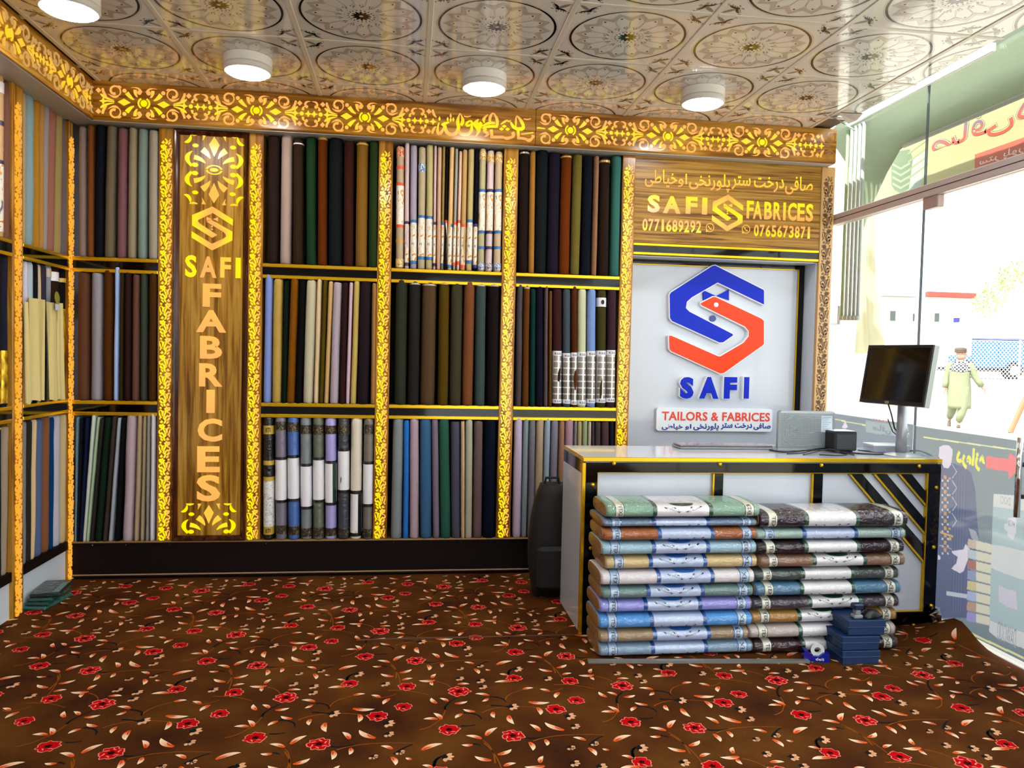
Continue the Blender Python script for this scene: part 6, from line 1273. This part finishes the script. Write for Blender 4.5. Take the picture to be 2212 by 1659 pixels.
# bundle of pipes and drooping sheet
mat('pipe_grey', 'a4aca8', .45, .1)
for k in range(5):
    u = 1821 + k * 8.5; a = onX(u + 4, 478, 2.88); b = onX(u - 3, 688, 2.88); a.z = 2.9
    t = thing('awning_pipe', '%s of the upright grey pipes just outside the glass' % ['leftmost', 'second from left', 'middle', 'second from right', 'rightmost'][k], 'pipe', (2.88, b.y, b.z), 0, 'upright pipes outside the glass')
    obj('pipe', MB().tube([(2.88, b.y, b.z), (2.88, a.y, a.z)], .011, 10), mat('pipe_grey', 'a4aca8', .45, .1) if k else mat('pipe_green', '8c9c7a', .5), t, True); obj('pipe_clamp', MB().lathe([(.021, 0), (.021, .03)], (2.88, b.y, b.z - .012), 12), 'pipe_grey', t)
a = onX(1796, 700, 2.9); b = onX(1812, 702, 2.9); tag(obj('wall_bracket', MB().tube([(2.9, a.y, a.z), (2.9, b.y, a.z), (2.9, b.y, a.z + .12)], .013, 8), 'pipe_grey'), 'bent grey bracket at the foot of the upright pipes', 'bracket')
mb = MB(); rows = []
for j in range(12):
    t_ = j / 11; z = 2.9 - 1.45 * t_; r = []
    for k in range(15):
        s_ = k / 14; y0 = onX(1902 + 6 * math.sin(t_ * 7), 600, 3.5).y; yl = onX(1857, 600, 3.5).y; y = yl + (y0 - yl) * s_; r.append((3.5 - .196 * (1 - t_) ** 2 + .05 * t_ * math.sin(s_ * 11 + t_ * 2) + .02 * math.sin(s_ * 27), y, z - .03 * math.sin(s_ * 5)))
    rows.append(r)
mb.loft(rows, False, False); tag(obj('hanging_tarpaulin', mb, clothlight('tarp_yellow', 'b9b294', .5), None, True), 'pale yellow tarpaulin hanging outside beside the pipes', 'tarpaulin')
# far building
fb_ = thing('white_building', 'low white building with red roof edge across the yard', 'building', (33, 42, 0)); YF = 42.
def FW(u, v): p = onY(u, v, YF); return p.x, p.z
obj('wall', MB().box(FW(1760, 650)[0], FW(2500, 650)[0], YF, YF + 8, -.02, FW(2000, 640)[1]), mat('far_white', 'c8c6c2', .8), fb_)
a, b = FW(1998, 641), FW(2102, 634); obj('red_roof_edge', MB().bbox(a[0], b[0], YF - .3, YF, a[1], b[1], .02), mat('far_red', '9a3c30', .7), fb_); a, b = FW(1902, 640), FW(1975, 635); obj('grey_roof_edge', MB().bbox(a[0], b[0], YF - .3, YF, a[1], b[1], .02), mat('far_grey', '8c8a88', .7), fb_)
for u0, v0, u1, v1 in ((1920, 672, 1932, 693), (1969, 678, 1973, 694), (2016, 677, 2026, 695)):
    a, b = FW(u0, v1), FW(u1, v0); w0 = obj('window', MB().bbox(a[0] - .06, b[0] + .06, YF - .1, YF - .001, a[1] - .06, b[1] + .06, .02), 'far_white', fb_); obj('pane', MB().box(a[0], b[0], YF - .13, YF - .1, a[1], b[1]), mat('far_pane', '3c4440', .3), w0)
a, b = FW(2059, 696), FW(2066, 687); obj('blue_meter', MB().bbox(a[0], b[0], YF - .3, YF, a[1], b[1], .02), mat('far_blue', '2c2c78', .6), fb_)
# raised bank, chain-link fence and truck
zf = onY(2120, 822, 23.).z
struct(obj('bank', MB().box(9, 40, 22.6, 30, -.02, zf), mat('bank_dust', 'b0aaa0', .9)))
fn = thing('chain_link_fence', 'chain link fence in front of the blue truck', 'fence', (18, 23, zf)); fx_0, fx_1 = onY(2022, 780, 23.).x, 24.5; zt = onY(2120, 736, 23.).z; st = .14; mb = MB()
n = int((fx_1 - fx_0 + zt - zf) / st)
for k in range(n):
    for s_ in (1, -1):
        x = fx_0 + k * st - (0 if s_ > 0 else (zt - zf)); 
        if s_ > 0: x -= (zt - zf)
        pts = []
        for t_ in (0, 1): pts.append([x + t_ * (zt - zf) if s_ > 0 else x + (1 - t_) * (zt - zf), zf + t_ * (zt - zf)])
        (xa, za), (xb, zb_) = pts
        lo, hi = fx_0, fx_1
        def cut(x_, z_, x2, z2, lim): t_ = (lim - x_) / (x2 - x_); return lim, z_ + t_ * (z2 - z_)
        if max(xa, xb) <= lo or min(xa, xb) >= hi: continue
        if xa < lo: xa, za = cut(xa, za, xb, zb_, lo)
        if xb < lo: xb, zb_ = cut(xb, zb_, xa, za, lo)
        if xa > hi: xa, za = cut(xa, za, xb, zb_, hi)
        if xb > hi: xb, zb_ = cut(xb, zb_, xa, za, hi)
        mb.tube([(xa, 23., za), (xb, 23., zb_)], .011, 3, False)
stuff(obj('wire_mesh', mb, mat('fence_wire', 'd8d8d8', .5), fn))
for x in (fx_0, fx_0 + 3, fx_0 + 6): obj('fence_post', MB().tube([(x, 23., zf), (x, 23., zt + .05)], .035, 8), 'fence_wire', fn)
obj('top_rail', MB().tube([(fx_0, 23., zt), (fx_1, 23., zt)], .02, 6), 'fence_wire', fn)
tr = thing('blue_truck', 'blue truck with covered load parked behind the chain link fence', 'truck', (20, 26.5, zf)); YT = 26.
TX = lambda u: onY(u, 780, YT).x; TZ = lambda v: onY(2130, v, YT).z
mat('truck_blue', '2560a0', .4, coat=.4); mat('truck_dark', '17191c', .5); mat('truck_glass', 'aebcc8', .1); mat('tyre', '151515', .8)
x0, xc, x1 = TX(2048), TX(2098), TX(2098) + 4.2; zb0 = zf + .42
mb = MB(); cabp = [(x0, zb0), (x0, zb0 + .75), (x0 + .22, zb0 + .85), (x0 + .75, TZ(730)), (xc, TZ(728)), (xc, zb0)]; mb.prism(ccw(cabp), lambda u, v, d: (u, YT - d, v), -1.7, 0, True); obj('cab', mb, mat('cab_white', '9aa8b4', .4), tr)
mb = MB(); mb.prism(ccw([(x0 + .36, zb0 + .85), (x0 + .78, TZ(736)), (xc - .12, TZ(735)), (xc - .12, zb0 + .85)]), lambda u, v, d: (u, YT - d, v), 0, .01); obj('cab_window', mb, 'truck_glass', tr)
mb = MB(); mb.prism(ccw([(x0, zb0), (xc, zb0), (xc, zb0 + .42), (x0, zb0 + .42)]), lambda u, v, d: (u, YT - d, v), 0, .012); obj('door_panel', mb, 'truck_blue', tr)
obj('cargo_box', MB().bbox(xc + .06, x1, YT, YT + 1.8, zb0, TZ(737), .03), 'truck_blue', tr); mb = MB(); rows = []
for j in range(24): s_ = j / 23; rows.append([(xc + .06 + (x1 - xc - .06) * s_, YT - .03 + 1.86 * k / 8, TZ(737) + (.14 + .05 * noise.noise((s_ * 9, k, 0))) * math.sin(math.pi * (.12 + .76 * k / 8))) for k in range(9)])
mb.loft(rows, False, False); obj('load_tarp', mb, mat('tarp_blue', '08245a', .6), tr, True)
for x in (xc + 1.1, xc + 2.2): obj('side_rib', MB().bbox(x, x + .08, YT - .03, YT, zb0, TZ(740), .01), 'truck_blue', tr)
obj('chassis', MB().bbox(x0 + .2, x1, YT + .2, YT + 1.6, zf + .28, zb0, .02), 'truck_dark', tr)
for x in (x0 + .75, TX(2190)):
    wh = obj('wheel', MB().tube([(x, YT - .05, zf + .34), (x, YT + .22, zf + .34)], .34, 20), 'tyre', tr); obj('hub', MB().tube([(x, YT - .07, zf + .34), (x, YT - .04, zf + .34)], .18, 14), mat('hub_pale', 'b8b8b8', .5), wh)
# pale tree
te = thing('tree', 'pale green tree standing in front of the white building', 'tree', (30, 36, 0)); p = onY(2150, 640, 36.); mb = MB().tube([(p.x, 36, -.02), (p.x - .1, 36, 1.6), (p.x + .1, 36, p.z)], [.14, .1, .06], 8); obj('trunk', mb, mat('bark', 'a89c8c', .9), te)
mb = MB(); rt = random.Random(9)
for k in range(420):
    uu = rt.random(); cx_, cz_ = onY(2105 + 90 * uu + 25 * rt.random(), 668 - 95 * uu + 45 * (rt.random() - .5), 36.).xz; y = 36 + rt.uniform(-.8, .8); s_ = rt.uniform(.05, .12); a = rt.random() * 6; ax = Vector((math.cos(a), rt.uniform(-.6, .6), math.sin(a))); ay = Vector((-math.sin(a), rt.uniform(-.6, .6), math.cos(a))); c_ = Vector((cx_, y, cz_))
    mb.f([c_ - ax * s_, c_ - ay * s_ * .5, c_ + ax * s_, c_ + ay * s_ * .5])
stuff(obj('foliage', mb, mat('leaf_pale', '8aa45c', .7), te))
mb = MB(); p0 = onZ(2182, 935, -.02)
tag(obj('leaning_pole', MB().tube([p0, onY(2212, 868, p0.y), onY(2240, 806, p0.y)], .05, 8), mat('pole_orange', 'a0583a', .6)), 'orange pole leaning at the right picture edge outside', 'pole')
# ---- the walking man
PM = onZ(2068, 921); PM.z = -.02; man = thing('person', 'person in olive tunic, checked scarf and flat cap walking outside', 'person', PM, math.atan2(-PM.x, PM.y) * -1 * 0 + R_(-38))
def skin(name, verts, edges, radii, m_, sub=2, parent=man, root=0):
    me = D.meshes.new(name); me.from_pydata(verts, edges, []); me.materials.append(m_); o = D.objects.new(name, me); COL.objects.link(o); o.parent = parent
    md = o.modifiers.new('skin', 'SKIN'); md.use_smooth_shade = True
    for i, r in enumerate(radii): me.skin_vertices[0].data[i].radius = r if isinstance(r, tuple) else (r, r); me.skin_vertices[0].data[i].use_root = (i == root)
    o.modifiers.new('sub', 'SUBSURF').levels = sub; o.modifiers['sub'].render_levels = sub; return o
# local frame: x = to the viewer's right, -y = towards the viewer
V = [(0, 0, .95), (0, 0, 1.15), (0, 0, 1.34), (.0, 0, 1.45), (.01, -.01, 1.53),
     (.19, 0, 1.38), (.30, .02, 1.13), (.43, .0, .93), (.48, -.01, .86),
     (-.19, 0, 1.37), (-.25, .02, 1.12), (-.27, -.04, .88), (-.27, -.06, .80),
     (.09, 0, .90), (.10, -.06, .50), (.02, -.08, .09), (.02, -.17, .035), (-.09, 0, .90), (-.10, .08, .50), (-.16, .30, .16), (-.17, .26, .05)]
Ed = [(0, 1), (1, 2), (2, 3), (3, 4), (2, 5), (5, 6), (6, 7), (7, 8), (2, 9), (9, 10), (10, 11), (11, 12), (0, 13), (13, 14), (14, 15), (15, 16), (0, 17), (17, 18), (18, 19), (19, 20)]
Rd = [(.14, .1), (.14, .1), (.15, .1), .05, .055, .06, .045, .035, .03, .06, .045, .035, .03, .085, .06, .04, .04, .085, .06, .04, .04]
SK = mat('skin_tone', '947060', .6); body = skin('body', V, Ed, Rd, SK)
hb_ = MB(); rr = []
for z, rx, ry, ox, oy in ((1.50, .05, .055, .01, 0), (1.535, .062, .075, .02, -.012), (1.57, .072, .09, .018, -.01), (1.61, .078, .097, .012, 0), (1.66, .08, .1, .008, .005), (1.70, .074, .092, .004, .008), (1.735, .05, .065, 0, .01), (1.75, .02, .03, 0, .01)): rr.append([(ox + ry * math.cos(a), oy + rx * math.sin(a), z) for a in [2 * math.pi * k / 16 for k in range(16)]])
hb_.loft(rr); hd_ = obj('head', hb_, SK, man, True, world=False)
obj('nose', MB().loft([[(.10, -.012, 1.60), (.10, .012, 1.60), (.10, .008, 1.64), (.10, -.008, 1.64)], [(.135, -.008, 1.602), (.135, .008, 1.602), (.115, .004, 1.63), (.115, -.004, 1.63)]]), SK, hd_, world=False)
for s_ in (-1, 1): obj('eye', MB().lathe([(.011, -.006), (.011, .006)], (.09, s_ * .034 - .0, 1.645), 8), mat('eye_dark', '14100e', .4), hd_, world=False)
for s_ in (-1, 1): obj('ear', MB().bbox(-.012, .02, s_ * .078 - .008, s_ * .078 + .008, 1.60, 1.66, .006), SK, hd_, world=False)
obj('mouth', MB().bbox(.094, .104, -.022, .022, 1.568, 1.576, .002), mat('lip', '6a3a30', .5), hd_, world=False)
cp = MB(); cp.lathe([(.104, 1.665), (.118, 1.70), (.122, 1.735), (.10, 1.765), (.03, 1.772)], (0, .006, 0), 20); cp.lathe([(.112, 1.66), (.128, 1.672), (.118, 1.69)], (0, .006, 0), 20, False); obj('flat_cap', cp, mat('cap_brown', '4a3c30', .8), man, True, world=False)
OL = mat('tunic_olive', '6e745a', .8, bump=(22, .6, 'base')); rr = []
for z, a, b, ox, oy in ((1.43, .09, .07, 0, 0), (1.38, .2, .11, 0, 0), (1.3, .215, .125, 0, 0), (1.15, .205, .125, 0, 0), (.98, .215, .135, 0, 0), (.8, .23, .15, .0, .0), (.62, .235, .165, .01, .01), (.5, .23, .17, .02, .01), (.42, .225, .17, .02, .01)): rr.append([(ox + x * (1 + .03 * math.sin(k * 2.1 + z * 9)), oy + y * (1 + .04 * math.sin(k * 1.7 + z * 7)), z) for k, (x, y) in enumerate(sect(a, b, 24, 2.3))])
mb = MB(); mb.loft(rr[::-1], True); obj('tunic', mb, OL, man, True, world=False)
for s_, idx in ((1, (5, 6, 7)), (-1, (9, 10, 11))): q = [Vector(V[i]) for i in idx]; mb = MB().tube([q[0] + Vector((-.04 * s_, 0, .03)), q[0], (q[0] + q[1]) / 2, q[1], (q[1] + q[2]) / 2, q[2]], [.075, .085, .075, .07, .068, .06], 14); obj('sleeve', mb, OL, man, True, world=False)
for idx in ((13, 14, 15), (17, 18, 19)): q = [Vector(V[i]) for i in idx]; mb = MB().tube([q[0], (q[0] + q[1]) / 2, q[1], (q[1] + q[2]) / 2, q[2] + Vector((0, 0, .04))], [.13, .12, .105, .09, .065], 14); obj('trouser_leg', mb, OL, man, True, world=False)
for (x, y, z), rx_ in (((.02, -.08, .0), 0), ((-.165, .30, .075), .5)):
    mb = MB(); rr = [[(a * .045 * g, .06 - .26 * s_, .005 + hh * (b if b > 0 else 0)) for a, b in [(math.cos(t_), math.sin(t_)) for t_ in [2 * math.pi * k / 10 for k in range(10)]]] for s_, g, hh in ((0, .6, .06), (.15, .8, .08), (.5, .85, .07), (.85, .8, .045), (1, .4, .03))]; mb.loft(rr); o = obj('shoe', mb, mat('shoe_brown', '4a3a30', .6), man, True, world=False); o.location = (x, y, z); o.rotation_euler = (rx_, 0, 0)
for i, s_ in ((8, 1), (12, -1)):
    c_ = Vector(V[i]); hv = [(c_.x, c_.y, c_.z + .05), (c_.x + .008 * s_, c_.y - .005, c_.z)]; he = [(0, 1)]; hr = [(.02, .028), (.018, .036)]
    for f in range(4):
        b0 = len(hv); dy = -.027 + .018 * f; ln_ = (.062, .07, .066, .052)[f]; hv += [(c_.x + .012 * s_, c_.y + dy, c_.z - .03), (c_.x + .014 * s_, c_.y + dy, c_.z - .03 - ln_ * .5), (c_.x + .004 * s_, c_.y + dy, c_.z - .03 - ln_)]; he += [(1, b0), (b0, b0 + 1), (b0 + 1, b0 + 2)]; hr += [.0095, .009, .008]
    b0 = len(hv); hv += [(c_.x, c_.y - .04, c_.z + .005), (c_.x - .006 * s_, c_.y - .058, c_.z - .03)]; he += [(1, b0), (b0, b0 + 1)]; hr += [.011, .009]; skin('hand', hv, he, hr, SK, 1)
def _check(N, L, mp, b):
    t_ = N.new('ShaderNodeTexChecker'); t_.inputs['Scale'].default_value = 26; L.new(mp.outputs[0], t_.inputs[0]); t_.inputs[1].default_value = (*hx('20222c'), 1); t_.inputs[2].default_value = (*hx('a8a8ac'), 1); L.new(t_.outputs[0], b.inputs['Base Color']); b.inputs['Roughness'].default_value = .9
node_mat('scarf_check', _check); mb = MB(); rr = []
for z, a, b in ((1.47, .085, .08), (1.43, .15, .115), (1.36, .212, .135), (1.27, .222, .14), (1.24, .215, .135)): rr.append([(x, y, z + .02 * math.sin(k * 1.3)) for k, (x, y) in enumerate(sect(a, b, 24, 2.3))])
mb.loft(rr[::-1], False); obj('checked_scarf', mb, 'scarf_check', man, True, world=False)
